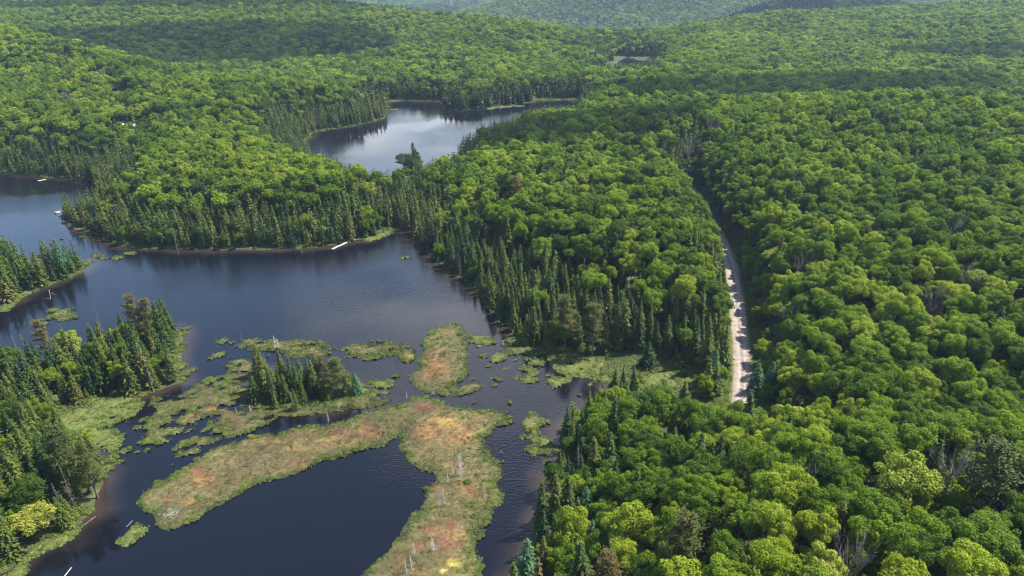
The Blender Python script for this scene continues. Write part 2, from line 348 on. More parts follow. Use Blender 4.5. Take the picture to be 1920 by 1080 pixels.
# ------------------------------------------------------------------ tree kinds
def crown_broad(seed, nleaf, size, asp=0.72, lobes=24):
    """crown of radius 1 around the origin, height ~ 2*asp; many leaf sprays on uneven lobes"""
    r = np.random.default_rng(seed)
    Lc = []; Lr = []
    sx, sy = r.uniform(0.86, 1.1), r.uniform(0.86, 1.1); top = r.uniform(0, 6.28); lean = r.uniform(0.05, 0.2)
    for i in range(lobes):
        u = r.uniform(-0.6, 0.98); ph = i * 2.4 + r.uniform(-0.5, 0.5); q = math.sqrt(max(0, 1 - u * u))
        rad = r.uniform(0.13, 0.30); k = r.uniform(0.5, 1.0)
        Lc.append((q * math.cos(ph) * k * sx + lean * u * math.cos(top), q * math.sin(ph) * k * sy + lean * u * math.sin(top), u * asp * k * r.uniform(0.85, 1.1))); Lr.append(rad)
    for i in range(5):
        a_ = i * 1.26; Lc.append((0.35 * math.cos(a_), 0.35 * math.sin(a_), r.uniform(-0.1, 0.15))); Lr.append(r.uniform(0.36, 0.46))
    Lc = np.array(Lc); Lr = np.array(Lr)
    pr = Lr ** 2; pr /= pr.sum()
    idx = r.choice(len(Lr), nleaf, p=pr)
    d = r.normal(size=(nleaf, 3)); d[:, 2] = d[:, 2] * 0.9 + 0.25; d /= np.linalg.norm(d, axis=1, keepdims=True)
    rad = Lr[idx] * (1 + r.normal(size=nleaf) * 0.10 - 0.10 * r.random(nleaf) ** 2)
    P = Lc[idx] + d * rad[:, None] * np.array([1, 1, 0.85])
    # drop what lies deep inside other lobes
    keep = np.ones(nleaf, bool)
    for c, q in zip(Lc, Lr): keep &= (np.linalg.norm((P - c) / np.array([1, 1, 0.85]), axis=1) > q * 0.66) | (r.random(nleaf) < 0.06)
    P = P[keep]; d = d[keep]; n = len(P)
    Nn = d + r.normal(size=(n, 3)) * 0.55 + np.array([0, 0, 0.35])
    L = size * r.uniform(0.7, 1.5, n); Wd = L * r.uniform(0.5, 0.85, n)
    return leaves(P, Nn, L, Wd, r)
def trunk_broad(seed, h=1.0):
    r = np.random.default_rng(seed); mb = MB()
    mb.tube([(0, 0, -1.05), (0.02, 0.01, -0.6), (0.0, 0.03, -0.2), (0.03, 0.0, 0.12)], [0.034, 0.028, 0.020, 0.008], 7)
    for i in range(6):
        t = r.uniform(0, 6.28); z = r.uniform(-0.45, -0.1); o = r.uniform(0.28, 0.5)
        mb.tube([(0, 0.01, z), (o * 0.5 * math.cos(t), o * 0.5 * math.sin(t), z + 0.08), (o * math.cos(t), o * math.sin(t), z + 0.17)], [0.012, 0.008, 0.003], 5)
    return mb
def crown_conifer(seed, tiers, nb, twigs, rad=0.17, power=0.85, droop=0.35, ragged=0.2, base=0.08, sz=1.0):
    """height 1, radius rad at the base; whorls of drooping boughs, each with its side twigs"""
    r = np.random.default_rng(seed); Ps = []; Ns = []; Ls = []; Ws = []; Ds = []
    for i in range(tiers):
        t = (i + r.uniform(-0.3, 0.3)) / tiers; z = base + (0.985 - base) * t
        R = rad * (1 - t) ** power + 0.006
        R *= 1 + 0.16 * math.sin(i * 1.7 + seed)
        k = max(4, int(nb * (1 - 0.45 * t)))
        for j in range(k):
            if r.random() < ragged * 0.6: continue
            a = 2 * math.pi * (j + r.uniform(-0.35, 0.35)) / k + i * 1.3
            Rl = R * r.uniform(1 - ragged, 1 + ragged * 0.6); dr = droop * Rl * r.uniform(0.6, 1.2)
            m = max(2, int(twigs * (0.35 + 0.65 * (1 - t))))
            s = (np.arange(m) + r.random(m) * 0.7 + 0.25) / m; s = np.clip(s, 0.1, 1.0)
            side = r.normal(size=m) * 0.28 * Rl * (1.15 - s)
            x = math.cos(a) * Rl * s - math.sin(a) * side; y = math.sin(a) * Rl * s + math.cos(a) * side
            zz = z - dr * s * s + r.normal(size=m) * 0.004
            Ps.append(np.stack([x, y, zz], 1))
            nrm = np.stack([np.full(m, math.cos(a) * 0.35), np.full(m, math.sin(a) * 0.35), np.ones(m)], 1) + r.normal(size=(m, 3)) * 0.42
            Ns.append(nrm); l = sz * (0.030 + 0.22 * Rl) * r.uniform(0.8, 1.4, m); Ls.append(l); Ws.append(l * r.uniform(0.35, 0.6, m))
            dd = np.stack([math.cos(a) * np.ones(m), math.sin(a) * np.ones(m), -np.full(m, droop) * 1.2 * s], 1) + r.normal(size=(m, 3)) * 0.35
            Ds.append(dd)
    P = np.concatenate(Ps); Nn = np.concatenate(Ns); L = np.concatenate(Ls); Wd = np.concatenate(Ws); D = np.concatenate(Ds)
    Nn /= np.linalg.norm(Nn, axis=1, keepdims=True)
    a = D - (D * Nn).sum(1, keepdims=True) * Nn; a /= np.linalg.norm(a, axis=1, keepdims=True) + 1e-9; b = np.cross(Nn, a)
    L = L[:, None] / 2; Wd = Wd[:, None] / 2
    V = np.stack([P + a * L, P + b * Wd - Nn * Wd * 0.3, P - a * L, P - b * Wd - Nn * Wd * 0.3], 1).reshape(-1, 3)
    # the leader
    F = np.arange(len(V)).reshape(-1, 4)
    return V, F
def trunk_conifer(rad=0.012, top=0.97, branches=0, seed=0, bl=0.1, k=6, thin=1.0):
    mb = MB(); r = np.random.default_rng(seed)
    mb.tube([(0, 0, -0.05), (0.003, 0, 0.3), (0, 0.004, 0.7), (0, 0, top)], [rad, rad * 0.8, rad * 0.45, rad * 0.12], k)
    for i in range(branches):
        z = 0.15 + 0.8 * (i + r.random()) / branches; a = r.uniform(0, 6.28); q = bl * (1.05 - z) * r.uniform(0.4, 1.3)
        dz = r.uniform(-0.35, 0.15) * q
        mb.tube([(0, 0, z), (q * 0.5 * math.cos(a), q * 0.5 * math.sin(a), z + dz * 0.3), (q * math.cos(a + 0.2), q * math.sin(a + 0.2), z + dz)], [rad * 0.28 * thin, rad * 0.2 * thin, rad * 0.07 * thin], 3)
    return mb
def crown_pine(seed, n=2600):
    """height 1: flat irregular plates of needle tufts on long boughs"""
    r = np.random.default_rng(seed); P = []; 
    for i in range(34):
        z = 0.28 + 0.72 * (i / 34.0) ** 0.9; a = i * 2.4 + r.uniform(-0.5, 0.5); R = 0.30 * (1.10 - z) ** 0.7 * r.uniform(0.45, 1.2)
        for q in (0.45, 0.75, 1.0):
            c = np.array([R * q * math.cos(a), R * q * math.sin(a), z - 0.03 + 0.05 * q + r.normal() * 0.006])
            k = int(n / 34 / 3); d = r.normal(size=(k, 3)) * np.array([0.030, 0.030, 0.009]) * (1.25 - 0.35 * z)
            P.append(c + d)
    P = np.concatenate(P); m = len(P)
    Nn = r.normal(size=(m, 3)) * 0.5 + np.array([0, 0, 1.0]); L = 0.030 * r.uniform(0.7, 1.4, m)
    return leaves(P, Nn, L, L * 0.45, r)
def bare_tree(seed, n1=9, n2=6, n3=5):
    """leafless crown of radius 1 round the origin, like crown_broad"""
    r = np.random.default_rng(seed); mb = MB()
    def lim(p, d, L, rad, lev):
        d = d / np.linalg.norm(d); q = p + d * L * 0.5 + r.normal(size=3) * 0.05 * L; e = p + d * L + r.normal(size=3) * 0.08 * L
        mb.tube([p, q, e], [rad, rad * 0.7, rad * 0.3], 3)
        if lev < 3:
            for k in range(n2 if lev == 1 else n3):
                t = r.uniform(0.3, 1.0); s = p + (e - p) * t
                lim(s, d + r.normal(size=3) * 0.55 + np.array([0, 0, 0.15]), L * r.uniform(0.35, 0.62), rad * 0.42, lev + 1)
    mb.tube([(0, 0, -1.0), (0, 0.01, -0.4), (0.02, 0, 0)], [0.045, 0.04, 0.03], 6)
    for k in range(n1):
        a = k * 2.4; up = r.uniform(0.35, 1.3)
        lim(np.array([0, 0, r.uniform(-0.4, 0.0)]), np.array([math.cos(a), math.sin(a), up]), r.uniform(0.6, 0.95), 0.022, 1)
    return mb

SRC = {}
def src(key, V, F, mat): SRC[key] = np_mesh(key, V, F, [mat])
for i in range(7): src('broad_near_%d' % i, *crown_broad(100 + i, 9500, 0.088, asp=[0.75, 0.95, 0.7, 1.15, 0.8, 0.7, 1.0][i], lobes=[44, 36, 52, 40, 34, 58, 46][i]), M['leaf'])
for i in range(5): src('broad_mid_%d' % i, *crown_broad(200 + i, 2400, 0.15, asp=[0.7, 0.8, 0.62, 0.85, 0.72][i], lobes=30 + 3 * i), M['leaf'])
for i in range(4): src('broad_far_%d' % i, *crown_broad(300 + i, 620, 0.26, lobes=20 + 2 * i), M['leaf'])
CONP = [dict(rad=.15, power=.85, ragged=.18), dict(rad=.19, power=.9, ragged=.25), dict(rad=.12, power=.75, ragged=.22), dict(rad=.17, power=1.0, ragged=.3), dict(rad=.21, power=.8, ragged=.35), dict(rad=.14, power=.7, ragged=.4)]
for i, kw in enumerate(CONP): src('con_near_%d' % i, *crown_conifer(10 + i, 30, 11, 9, **kw), M['needle'])
for i, kw in enumerate(CONP[:4]): src('con_mid_%d' % i, *crown_conifer(20 + i, 20, 8, 4, sz=1.5, **kw), M['needle'])
for i, kw in enumerate(CONP[:3]): src('con_far_%d' % i, *crown_conifer(30 + i, 13, 8, 3, sz=3.4, **kw), M['needle'])
for i in range(2): src('larch_%d' % i, *crown_conifer(60 + i, 34, 11, 10, rad=.22, power=.8, droop=.15, ragged=.3, sz=.8), M['larch'])
for i in range(3): src('pine_%d' % i, *crown_pine(70 + i, 3600), M['pine'])
for i in range(3): SRC['bare_%d' % i] = bare_tree(80 + i).mesh('bare', M['twig'])
SRC['trunk_broad'] = trunk_broad(1).mesh('trunk', M['bark'], True)
SRC['trunk_con'] = trunk_conifer(0.012).mesh('trunk', M['bark'], True)
for i in range(3): SRC['snag_twig_%d' % i] = trunk_conifer(0.010, 1.0, 90, 40 + i, 0.16, thin=0.8).mesh('snag', M['dead'])
for i in range(2): SRC['snag_pole_%d' % i] = trunk_conifer(0.014, 1.0, 9, 50 + i, 0.16).mesh('snag', M['dead'])
r_ = np.random.default_rng(5)
for i in range(3):
    d = r_.normal(size=(260, 3)); d[:, 2] = abs(d[:, 2]); d /= np.linalg.norm(d, axis=1, keepdims=True)
    P = d * r_.uniform(0.6, 1.05, (260, 1)) * np.array([1, 1, 0.75]); src('shrub_%d' % i, *leaves(P, d + r_.normal(size=(260, 3)) * 0.5, r_.uniform(0.2, 0.42, 260), r_.uniform(0.12, 0.3, 260), r_), M['shrub'])

# ------------------------------------------------------------------ SETTING: ground
ny, nx = 560, 420
Yg = np.concatenate([np.linspace(35, 300, 300, endpoint=False), np.geomspace(300, 7000, ny - 300)])
U = np.linspace(-1, 1, nx)
XX = U[None, :] * (0.95 * Yg[:, None] + 90); YY = np.repeat(Yg[:, None], nx, 1)
SD = shore_d(XX, YY)
ZZ = ground(XX, YY, SD)
idx = np.arange(ny * nx).reshape(ny, nx)
F = np.stack([idx[:-1, :-1], idx[:-1, 1:], idx[1:, 1:], idx[1:, :-1]], -1).reshape(-1, 4)
gm = noise_mat('forest_floor', [(0.3, (0.020, 0.022, 0.010)), (0.55, (0.040, 0.048, 0.016)), (0.75, (0.065, 0.080, 0.022))], 0.35, detail=8)
o = link('ground', np_mesh('ground', np.stack([XX, YY, ZZ], -1).reshape(-1, 3), F, [gm], smooth=True)); tag(o, kind='structure')

# water: one sheet for the lakes
m, t, n, l = new_mat('lake_water')
p = N(t, 'ShaderNodeBsdfPrincipled'); p.inputs['Base Color'].default_value = (0.016, 0.0115, 0.010, 1); p.inputs['Roughness'].default_value = 0.06; p.inputs['IOR'].default_value = 1.33
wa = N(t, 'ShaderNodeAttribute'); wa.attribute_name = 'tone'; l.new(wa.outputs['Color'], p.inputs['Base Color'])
tc = N(t, 'ShaderNodeTexCoord'); mp = N(t, 'ShaderNodeMapping'); mp.inputs['Scale'].default_value = (0.8, 1.5, 1); l.new(tc.outputs['Object'], mp.inputs[0])
n1 = N(t, 'ShaderNodeTexNoise'); n1.inputs['Scale'].default_value = 1.1; n1.inputs['Detail'].default_value = 3; n1.inputs['Roughness'].default_value = 0.5; l.new(mp.outputs[0], n1.inputs['Vector'])
n2 = N(t, 'ShaderNodeTexNoise'); n2.inputs['Scale'].default_value = 0.015; n2.inputs['Detail'].default_value = 2; l.new(tc.outputs['Object'], n2.inputs['Vector'])
mr = N(t, 'ShaderNodeMapRange'); mr.inputs[1].default_value = 0.38; mr.inputs[2].default_value = 0.62; mr.inputs[3].default_value = 0.02; mr.inputs[4].default_value = 0.28; l.new(n2.outputs['Fac'], mr.inputs[0])
b = N(t, 'ShaderNodeBump'); b.inputs['Distance'].default_value = 0.35; l.new(mr.outputs[0], b.inputs['Strength']); l.new(n1.outputs['Fac'], b.inputs['Height']); l.new(b.outputs[0], p.inputs['Normal'])
o_ = N(t, 'ShaderNodeOutputMaterial'); l.new(p.outputs[0], o_.inputs[0]); M['water'] = m
jy = int(np.searchsorted(Yg, 960)); wm = (SD[:jy] < 3.5); idx = np.arange(jy * nx).reshape(jy, nx)
cell = wm[:-1, :-1] | wm[1:, :-1] | wm[:-1, 1:] | wm[1:, 1:]
F = np.stack([idx[:-1, :-1], idx[:-1, 1:], idx[1:, 1:], idx[1:, :-1]], -1)[cell].reshape(-1, 4)
T = np.zeros((jy * nx, 3)); shore_brown = (sstep(-6, 0.5, SD[:jy] + (fbm(XX[:jy] * .15, YY[:jy] * .15, 15, 3) - .5) * 3)).ravel()[:, None]
T = np.array((0.0030, 0.0034, 0.0055)) * (1 - shore_brown) + np.array((0.028, 0.020, 0.014)) * shore_brown  # browner by the shores: shallow bottom plus dark tree reflections painted into the colour
u_, inv = np.unique(F, return_inverse=True); F = inv.reshape(-1, 4)
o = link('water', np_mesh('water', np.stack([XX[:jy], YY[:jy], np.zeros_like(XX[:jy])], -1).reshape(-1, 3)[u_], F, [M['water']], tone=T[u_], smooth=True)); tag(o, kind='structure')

# road
m, t, n, l = new_mat('gravel_road')
tc = N(t, 'ShaderNodeTexCoord'); nz = N(t, 'ShaderNodeTexNoise'); nz.inputs['Scale'].default_value = 0.7; nz.inputs['Detail'].default_value = 9; l.new(tc.outputs['Object'], nz.inputs['Vector'])
at_ = N(t, 'ShaderNodeAttribute'); at_.attribute_name = 'tone'
cr = ramp(t, [(0.3, (0.75, 0.75, 0.75)), (0.7, (1.2, 1.2, 1.2))]); l.new(nz.outputs['Fac'], cr.inputs[0])
vm = N(t, 'ShaderNodeVectorMath', operation='MULTIPLY'); l.new(at_.outputs['Color'], vm.inputs[0]); l.new(cr.outputs[0], vm.inputs[1])
p = N(t, 'ShaderNodeBsdfPrincipled'); p.inputs['Roughness'].default_value = 0.95; p.inputs['Specular IOR Level'].default_value = 0.15; l.new(vm.outputs[0], p.inputs['Base Color'])
o_ = N(t, 'ShaderNodeOutputMaterial'); l.new(p.outputs[0], o_.inputs[0]); M['road'] = m
par = np.linspace(0, len(ROAD) - 1, 240)
cx = np.interp(par, np.arange(len(ROAD)), ROAD[:, 0]); cyy = np.interp(par, np.arange(len(ROAD)), ROAD[:, 1]); cz = np.interp(par, np.arange(len(ROAD)), ROAD[:, 2])
kern = np.ones(15) / 15
def sm(a): return np.convolve(np.pad(a, 7, 'edge'), kern, 'valid')
cx, cyy, cz = sm(cx), sm(cyy), sm(cz)
tx = np.gradient(cx); ty = np.gradient(cyy); L_ = np.hypot(tx, ty); nxn = ty / L_; nyn = -tx / L_
offs = np.array([-3.6, -2.9, -2.3, -1.6, -0.9, -0.3, 0.3, 0.9, 1.6, 2.3, 2.9, 3.6]) * 0.86; V = []; T = []
for j, q in enumerate(offs):
    wob = (fbm(par * 1.7, np.full(par.shape, q), 9, 3) - 0.5) * (1.4 if abs(q) > 2.4 else 0.8 if abs(q) > 1.9 else 0)
    qq = q + wob; zc = cz + 0.05 + 0.06 * (1 - (q / 3.2) ** 2) - 0.03 * (0.8 < abs(q) < 1.0)
    V.append(np.stack([cx + nxn * qq, cyy + nyn * qq, zc], 1))
    base = np.array((0.215, 0.178, 0.148)) if abs(q) < 1.9 else (np.array((0.20, 0.155, 0.115)) if abs(q) < 2.3 else np.array((0.075, 0.085, 0.03)))
    base = base * (1.16 if abs(abs(q) - 0.8) < 0.1 else 0.74 if abs(q) < 0.5 else 0.92)
    T.append(np.repeat(base[None], len(par), 0))
V = np.stack(V, 1).reshape(-1, 3); T = np.stack(T, 1).reshape(-1, 3); k = len(offs)
idx = np.arange(len(par) * k).reshape(len(par), k)
F = np.stack([idx[:-1, :-1], idx[:-1, 1:], idx[1:, 1:], idx[1:, :-1]], -1).reshape(-1, 4)
o = link('road', np_mesh('road', V, F, [M['road']], tone=T, smooth=True)); tag(o, kind='structure')

# ------------------------------------------------------------------ bog mats: outlines in the water
MATS = [  # (outline, raggedness, hole amount, wet fraction)
    ('band', W([(240, 945), (262, 928), (292, 908), (318, 892), (345, 880), (375, 852), (410, 836), (440, 830), (470, 818), (520, 812), (560, 804), (600, 804), (650, 790), (700, 774), (735, 768),
        (770, 747), (800, 744), (850, 760), (890, 772), (925, 771), (960, 780), (972, 797), (930, 806), (905, 822), (918, 840), (930, 878), (942, 908), (930, 945), (918, 975), (906, 1010), (898, 1040),
        (903, 1075), (898, 1130), (600, 1160), (640, 1100), (676, 1078), (720, 1042), (745, 1012), (770, 985), (790, 957), (788, 935), (812, 893), (790, 885), (770, 855), (756, 832), (750, 812),
        (722, 834), (680, 845), (640, 856), (600, 866), (560, 886), (500, 906), (460, 922), (440, 931), (410, 946), (380, 966), (350, 977), (320, 992), (290, 986), (284, 970), (262, 964)]), 1.6, 0.0),
    ('upper', W([(785, 645), (800, 627), (840, 610), (862, 613), (876, 640), (879, 660), (870, 676), (881, 690), (875, 712), (860, 724), (890, 713), (912, 721), (900, 735), (860, 739), (830, 742), (800, 739),
        (780, 725), (768, 702), (785, 692), (781, 670)]), 1.6, 0.0),
    ('string', W([(430, 643), (452, 655), (482, 662), (502, 656), (522, 660), (545, 670), (560, 662), (578, 668), (592, 672), (625, 662), (650, 668), (700, 672), (735, 664), (762, 650), (740, 643), (700, 640), (660, 648),
        (640, 655), (600, 645), (590, 639), (560, 637), (520, 640), (500, 634), (470, 639), (450, 640)]), 2.0, 0.25),
    ('knot', W([(750, 660), (778, 655), (782, 668), (770, 680), (752, 678)]), 1.5, 0.0),
    ('mottled', W([(300, 765), (330, 742), (370, 722), (400, 728), (440, 718), (470, 735), (480, 765), (510, 780), (500, 796), (470, 806), (440, 818), (415, 838), (378, 848), (362, 815), (330, 800), (305, 790)]), 2.6, 0.42),
    ('mottled', W([(420, 685), (470, 670), (482, 700), (470, 730), (440, 735), (425, 715)]), 2.6, 0.45),
    ('mottled', W([(480, 766), (560, 764), (640, 750), (700, 742), (735, 750), (700, 758), (640, 770), (580, 782), (520, 786), (490, 778)]), 2.0, 0.40),
    ('mottled', W([(283, 750), (318, 745), (325, 775), (300, 800), (280, 795)]), 2.0, 0.35),
    ('mottled', W([(275, 790), (330, 780), (318, 818), (280, 825)]), 2.6, 0.6),
    ('rightmarsh', W([(1010, 655), (1045, 660), (1100, 668), (1160, 664), (1230, 668), (1290, 680), (1330, 705), (1340, 735), (1300, 745), (1260, 732), (1225, 730), (1190, 727), (1150, 722), (1110, 712), (1065, 706), (1030, 692), (1020, 675)]), 1.2, 0.1),
    ('leftmarsh', W([(255, 742), (262, 768), (240, 790), (215, 800), (205, 815), (215, 832), (190, 842), (165, 838), (140, 830), (105, 815), (95, 780), (140, 760), (200, 742)]), 2.2, 0.15),
    ('leftmarsh', W([(160, 835), (200, 822), (235, 812), (238, 826), (215, 845), (180, 846)]), 2.4, 0.5),
    ('grass', W([(20, 1075), (40, 1050), (60, 1030), (100, 1010), (145, 985), (148, 1000), (125, 1022), (90, 1033), (55, 1050), (45, 1080), (0, 1120), (-60, 1120)]), 1.0, 0.0),
    ('grass', W([(0, 585), (0, 560), (40, 545), (95, 527), (98, 534), (45, 556), (15, 585)]), 0.8, 0.0),
    ('grass', W([(680, 447), (700, 440), (720, 436), (738, 430), (742, 434), (724, 443), (700, 452), (684, 455)]), 0.6, 0.0),
    ('grass', W([(130, 415), (145, 424), (170, 428), (178, 436), (160, 434), (140, 430), (128, 424)]), 0.8, 0.1),
    ('spit', W([(212, 1015), (232, 1005), (245, 985), (258, 978), (268, 985), (280, 988), (275, 997), (255, 1005), (240, 1020), (222, 1022)]), 1.2, 0.0),
    ('string', W([(128, 598), (150, 585), (168, 583), (186, 590), (205, 588), (200, 600), (165, 604), (140, 606)]) if False else W([(75, 602), (95, 592), (112, 585), (130, 582), (148, 588), (142, 596), (120, 594), (100, 600), (85, 606)]), 1.8, 0.2),
    ('string', W([(163, 478), (180, 473), (192, 478), (200, 484), (222, 476), (228, 484), (212, 490), (190, 486), (168, 484)]), 1.8, 0.2),
    ('string', W([(228, 473), (250, 472), (254, 477), (236, 479)]), 0.8, 0.0),
    ('shoreedge', W([(722, 190), (760, 187), (832, 190), (832, 197), (800, 199), (760, 200), (748, 206), (730, 207)]), 1.5, 0.0),
    ('shoreedge', W([(905, 200), (990, 190), (1055, 184), (1092, 190), (1085, 196), (1040, 193), (990, 198), (915, 206)]), 1.5, 0.1),
    ('shoreedge', W([(1152, 118), (1163, 109), (1176, 105), (1180, 112), (1168, 122), (1152, 130)]), 1.5, 0.0),
    ('shoreedge', W([(1186, 107), (1210, 110), (1225, 116), (1215, 120), (1198, 114)]), 1.5, 0.0),
    ('spit', W([(742, 292), (752, 289), (775, 290), (788, 294), (780, 299), (758, 297)]), 1.0, 0.0),
]
ISLETS = [(898, 637, 3.2, 'y'), (862, 660, 1.0, 'g'), (870, 645, 1.2, 'g'), (912, 640, 2.8, 'g'), (900, 650, 1.5, 'g'), (942, 640, 2, 'g'), (932, 672, 3.2, 'y'), (905, 670, 2.4, 'g'), (908, 690, 2.2, 'g'),
    (955, 652, 1.6, 'g'), (968, 640, 3.2, 'g'), (984, 655, 4.2, 'g'), (1012, 658, 3.6, 'g'), (1002, 664, 2.4, 'g'), (990, 672, 1.6, 'g'), (1006, 680, 3, 'g'), (987, 692, 1.6, 'g'), (1003, 698, 2.8, 'g'), (1026, 703, 2, 'g'),
    (994, 715, 2.6, 'g'), (1043, 719, 3.4, 'g'), (938, 602, 1.8, 'g'), (952, 608, 2, 'g'), (972, 630, 3, 'g'), (757, 484, 2.6, 'g'), (926, 722, 1.4, 'g'), (965, 673, 1.4, 'g'), (895, 702, 1.2, 'g'), (885, 712, 1.2, 'g'),
    (1000, 796, 4.6, 'y'), (1012, 823, 3.6, 'y'), (1035, 845, 2.0, 'g'), (1000, 846, 2.0, 'g'), (936, 852, 1.6, 'g'), (941, 868, 0.9, 'g'), (350, 618, 2.2, 'g'), (338, 852, 1.6, 'y'), (356, 850, 2.8, 'y'), (365, 862, 2, 'g'),
    (240, 848, 2.4, 'y'), (222, 868, 1.2, 'g'), (201, 880, 2.8, 'y'), (268, 832, 1.4, 'g'), (300, 818, 3.4, 'g'), (322, 810, 2.2, 'g'), (290, 800, 3, 'y'), (268, 786, 1.4, 'y'), (418, 640, 2, 'g'), (413, 666, 2.6, 'g'), (392, 715, 2.4, 'g'),
    (410, 720, 2.8, 'g'), (388, 711, 1.6, 'g'), (365, 694, 1.2, 'g'), (352, 703, 2.2, 'g'), (352, 638, 0.9, 'g'), (354, 644, 0.8, 'g'), (432, 688, 3.2, 'g'), (455, 680, 3.4, 'g'), (444, 692, 3, 'g'), (703, 672, 2.2, 'g'), (706, 722, 3.0, 'y'),
    (692, 734, 2.4, 'g'), (688, 745, 2.4, 'y'), (679, 727, 2.2, 'g'), (152, 444, 1.6, 'g'), (118, 447, 2.0, 'g'), (172, 490, 1.6, 'g'), (98, 583, 2, 'y'), (133, 592, 1.8, 'y'), (62, 606, 1.8, 'g'), (80, 608, 1.6, 'g'), (122, 598, 1.6, 'g'),
    (1062, 735, 1.2, 'g'), (1085, 742, 1.4, 'g'), (1072, 760, 1.0, 'g'), (955, 757, 1.0, 'g'), (888, 755, 1.2, 'g'), (1105, 722, 2.0, 'g'), (1125, 728, 2.2, 'g'), (740, 705, 1.0, 'g'), (255, 805, 1.0, 'g'), (345, 835, 1.2, 'g')]
_ri = np.random.default_rng(123)
for _k in range(62):
    _c = [(330, 800, 80, 60), (450, 710, 60, 40), (230, 850, 50, 40), (960, 690, 70, 50), (640, 745, 60, 20), (1020, 830, 30, 40)][_k % 6]
    ISLETS.append((float(_c[0] + _ri.normal() * _c[2] * .6), float(_c[1] + _ri.normal() * _c[3] * .6), float(_ri.uniform(0.6, 2.0)), 'g'))
MX0, MX1, MY0, MY1, MS = -205.0, 100.0, 88.0, 560.0, 0.5
# patches of coloured moss (pixel centre, pixel radii, colour)
OR, RD, YE, TA, GR, BR = (0.34, 0.175, 0.058), (0.25, 0.105, 0.055), (0.62, 0.50, 0.10), (0.36, 0.25, 0.085), (0.085, 0.135, 0.025), (0.13, 0.10, 0.055)
PATCH = [(845, 805, 62, 34, TA), (800, 812, 30, 16, OR), (862, 822, 30, 14, OR), (808, 764, 26, 9, RD), (880, 802, 14, 8, OR), (830, 790, 30, 14, (0.46, 0.30, 0.08)), (818, 690, 34, 26, OR), (820, 660, 26, 16, (0.26, 0.16, 0.07)), (576, 650, 36, 11, OR), (566, 662, 14, 4, YE),
    (500, 652, 30, 6, (0.30, 0.24, 0.06)), (470, 768, 20, 6, OR), (400, 768, 26, 8, OR), (365, 778, 22, 6, (0.32, 0.17, 0.06)), (430, 790, 30, 10, (0.24, 0.14, 0.05)), (545, 790, 40, 10, OR), (585, 806, 40, 9, OR), (520, 815, 34, 8, RD), (500, 826, 44, 7, OR),
    (640, 818, 30, 10, (0.28, 0.13, 0.06)), (700, 800, 22, 8, RD), (690, 815, 30, 10, OR), (558, 868, 30, 8, (0.22, 0.11, 0.06)), (480, 868, 60, 14, (0.22, 0.16, 0.08)), (382, 900, 26, 14, OR), (372, 885, 16, 8, RD), (357, 943, 22, 7, OR), (318, 939, 12, 6, RD),
    (877, 918, 19, 17, OR), (812, 912, 20, 7, OR), (853, 868, 12, 7, RD), (805, 925, 20, 10, (0.24, 0.17, 0.08)), (850, 983, 14, 9, RD), (805, 992, 18, 10, RD), (842, 1010, 36, 26, (0.34, 0.18, 0.08)), (862, 1005, 16, 12, TA), (784, 1024, 14, 9, RD), (860, 1020, 12, 7, RD),
    (745, 1069, 16, 11, RD), (853, 1057, 17, 10, YE), (831, 1072, 7, 5, YE), (790, 1072, 22, 8, TA), (700, 1060, 30, 14, (0.20, 0.15, 0.08)), (630, 830, 50, 12, TA), (560, 840, 40, 8, TA), (690, 738, 10, 5, OR), (690, 744, 9, 4, OR), (640, 662, 20, 4, YE), (635, 672, 14, 4, YE), (770, 672, 14, 6, YE),
    (1190, 690, 30, 8, (0.20, 0.22, 0.04)), (1260, 700, 30, 8, (0.12, 0.21, 0.03)), (1150, 695, 20, 5, (0.16, 0.11, 0.06)), (200, 790, 40, 14, (0.12, 0.16, 0.03)), (130, 800, 30, 12, (0.20, 0.24, 0.04)), (715, 790, 22, 8, (0.09, 0.14, 0.03)), (300, 770, 20, 14, (0.15, 0.19, 0.03))]
def blob_d(px, py, rad, X, Y):
    x, y = at(px, py, 0); a = rng.uniform(-0.3, 0.3)
    u = (X - x) * math.cos(a) + (Y - y) * math.sin(a); v = -(X - x) * math.sin(a) + (Y - y) * math.cos(a)
    return rad * (1 - np.hypot(u / rad, v / (rad * 0.8)))
def tone_at(X, Y, edge):
    """colour of the bog surface at points"""
    n0 = fbm(X * 0.16, Y * 0.16, 61, 4); n1_ = fbm(X * 0.7, Y * 0.7, 62, 3); n2_ = fbm(X * 0.05, Y * 0.05, 65, 2)
    c = np.array((0.150, 0.140, 0.042)) * (1 - n0[:, None]) * 1.15 + np.array((0.215, 0.145, 0.060)) * n0[:, None]
    k = sstep(0.5, 0.66, n1_ * 0.5 + n0 * 0.5)[:, None]; c = c * (1 - k * 0.65) + np.array((0.095, 0.12, 0.035)) * k * 0.65
    px, py, _ = project(np.stack([X, Y, np.full(X.shape, 0.3)], 1))
    wx = (fbm(X * 0.25, Y * 0.25, 71, 3) - 0.5) * 1.1; wy = (n1_ - 0.5) * 1.0
    for (cx_, cy_, rx, ry, col) in PATCH:
        q = np.hypot((px - cx_) / rx + wx, (py - cy_) / ry + wy)
        k = (1 - sstep(0.45, 1.25, q))[:, None] * (0.75 if col is not YE else 0.8); c = c * (1 - k) + np.array(col) * k
    k = (1 - sstep(0.4, 2.8, edge + (n1_ - 0.5) * 3.5))[:, None] * 0.8; c = c * (1 - k) + np.array((0.105, 0.145, 0.030)) * k
    gr_ = c.mean(1, keepdims=True); c = gr_ * 0.06 + c * 0.94 * 0.80
    c = c * (0.62 + 0.7 * fbm(X * 0.11 + 9, Y * 0.11, 67, 3)[:, None])
    return c * 0.54 * (0.5 + 1.0 * n1_[:, None])
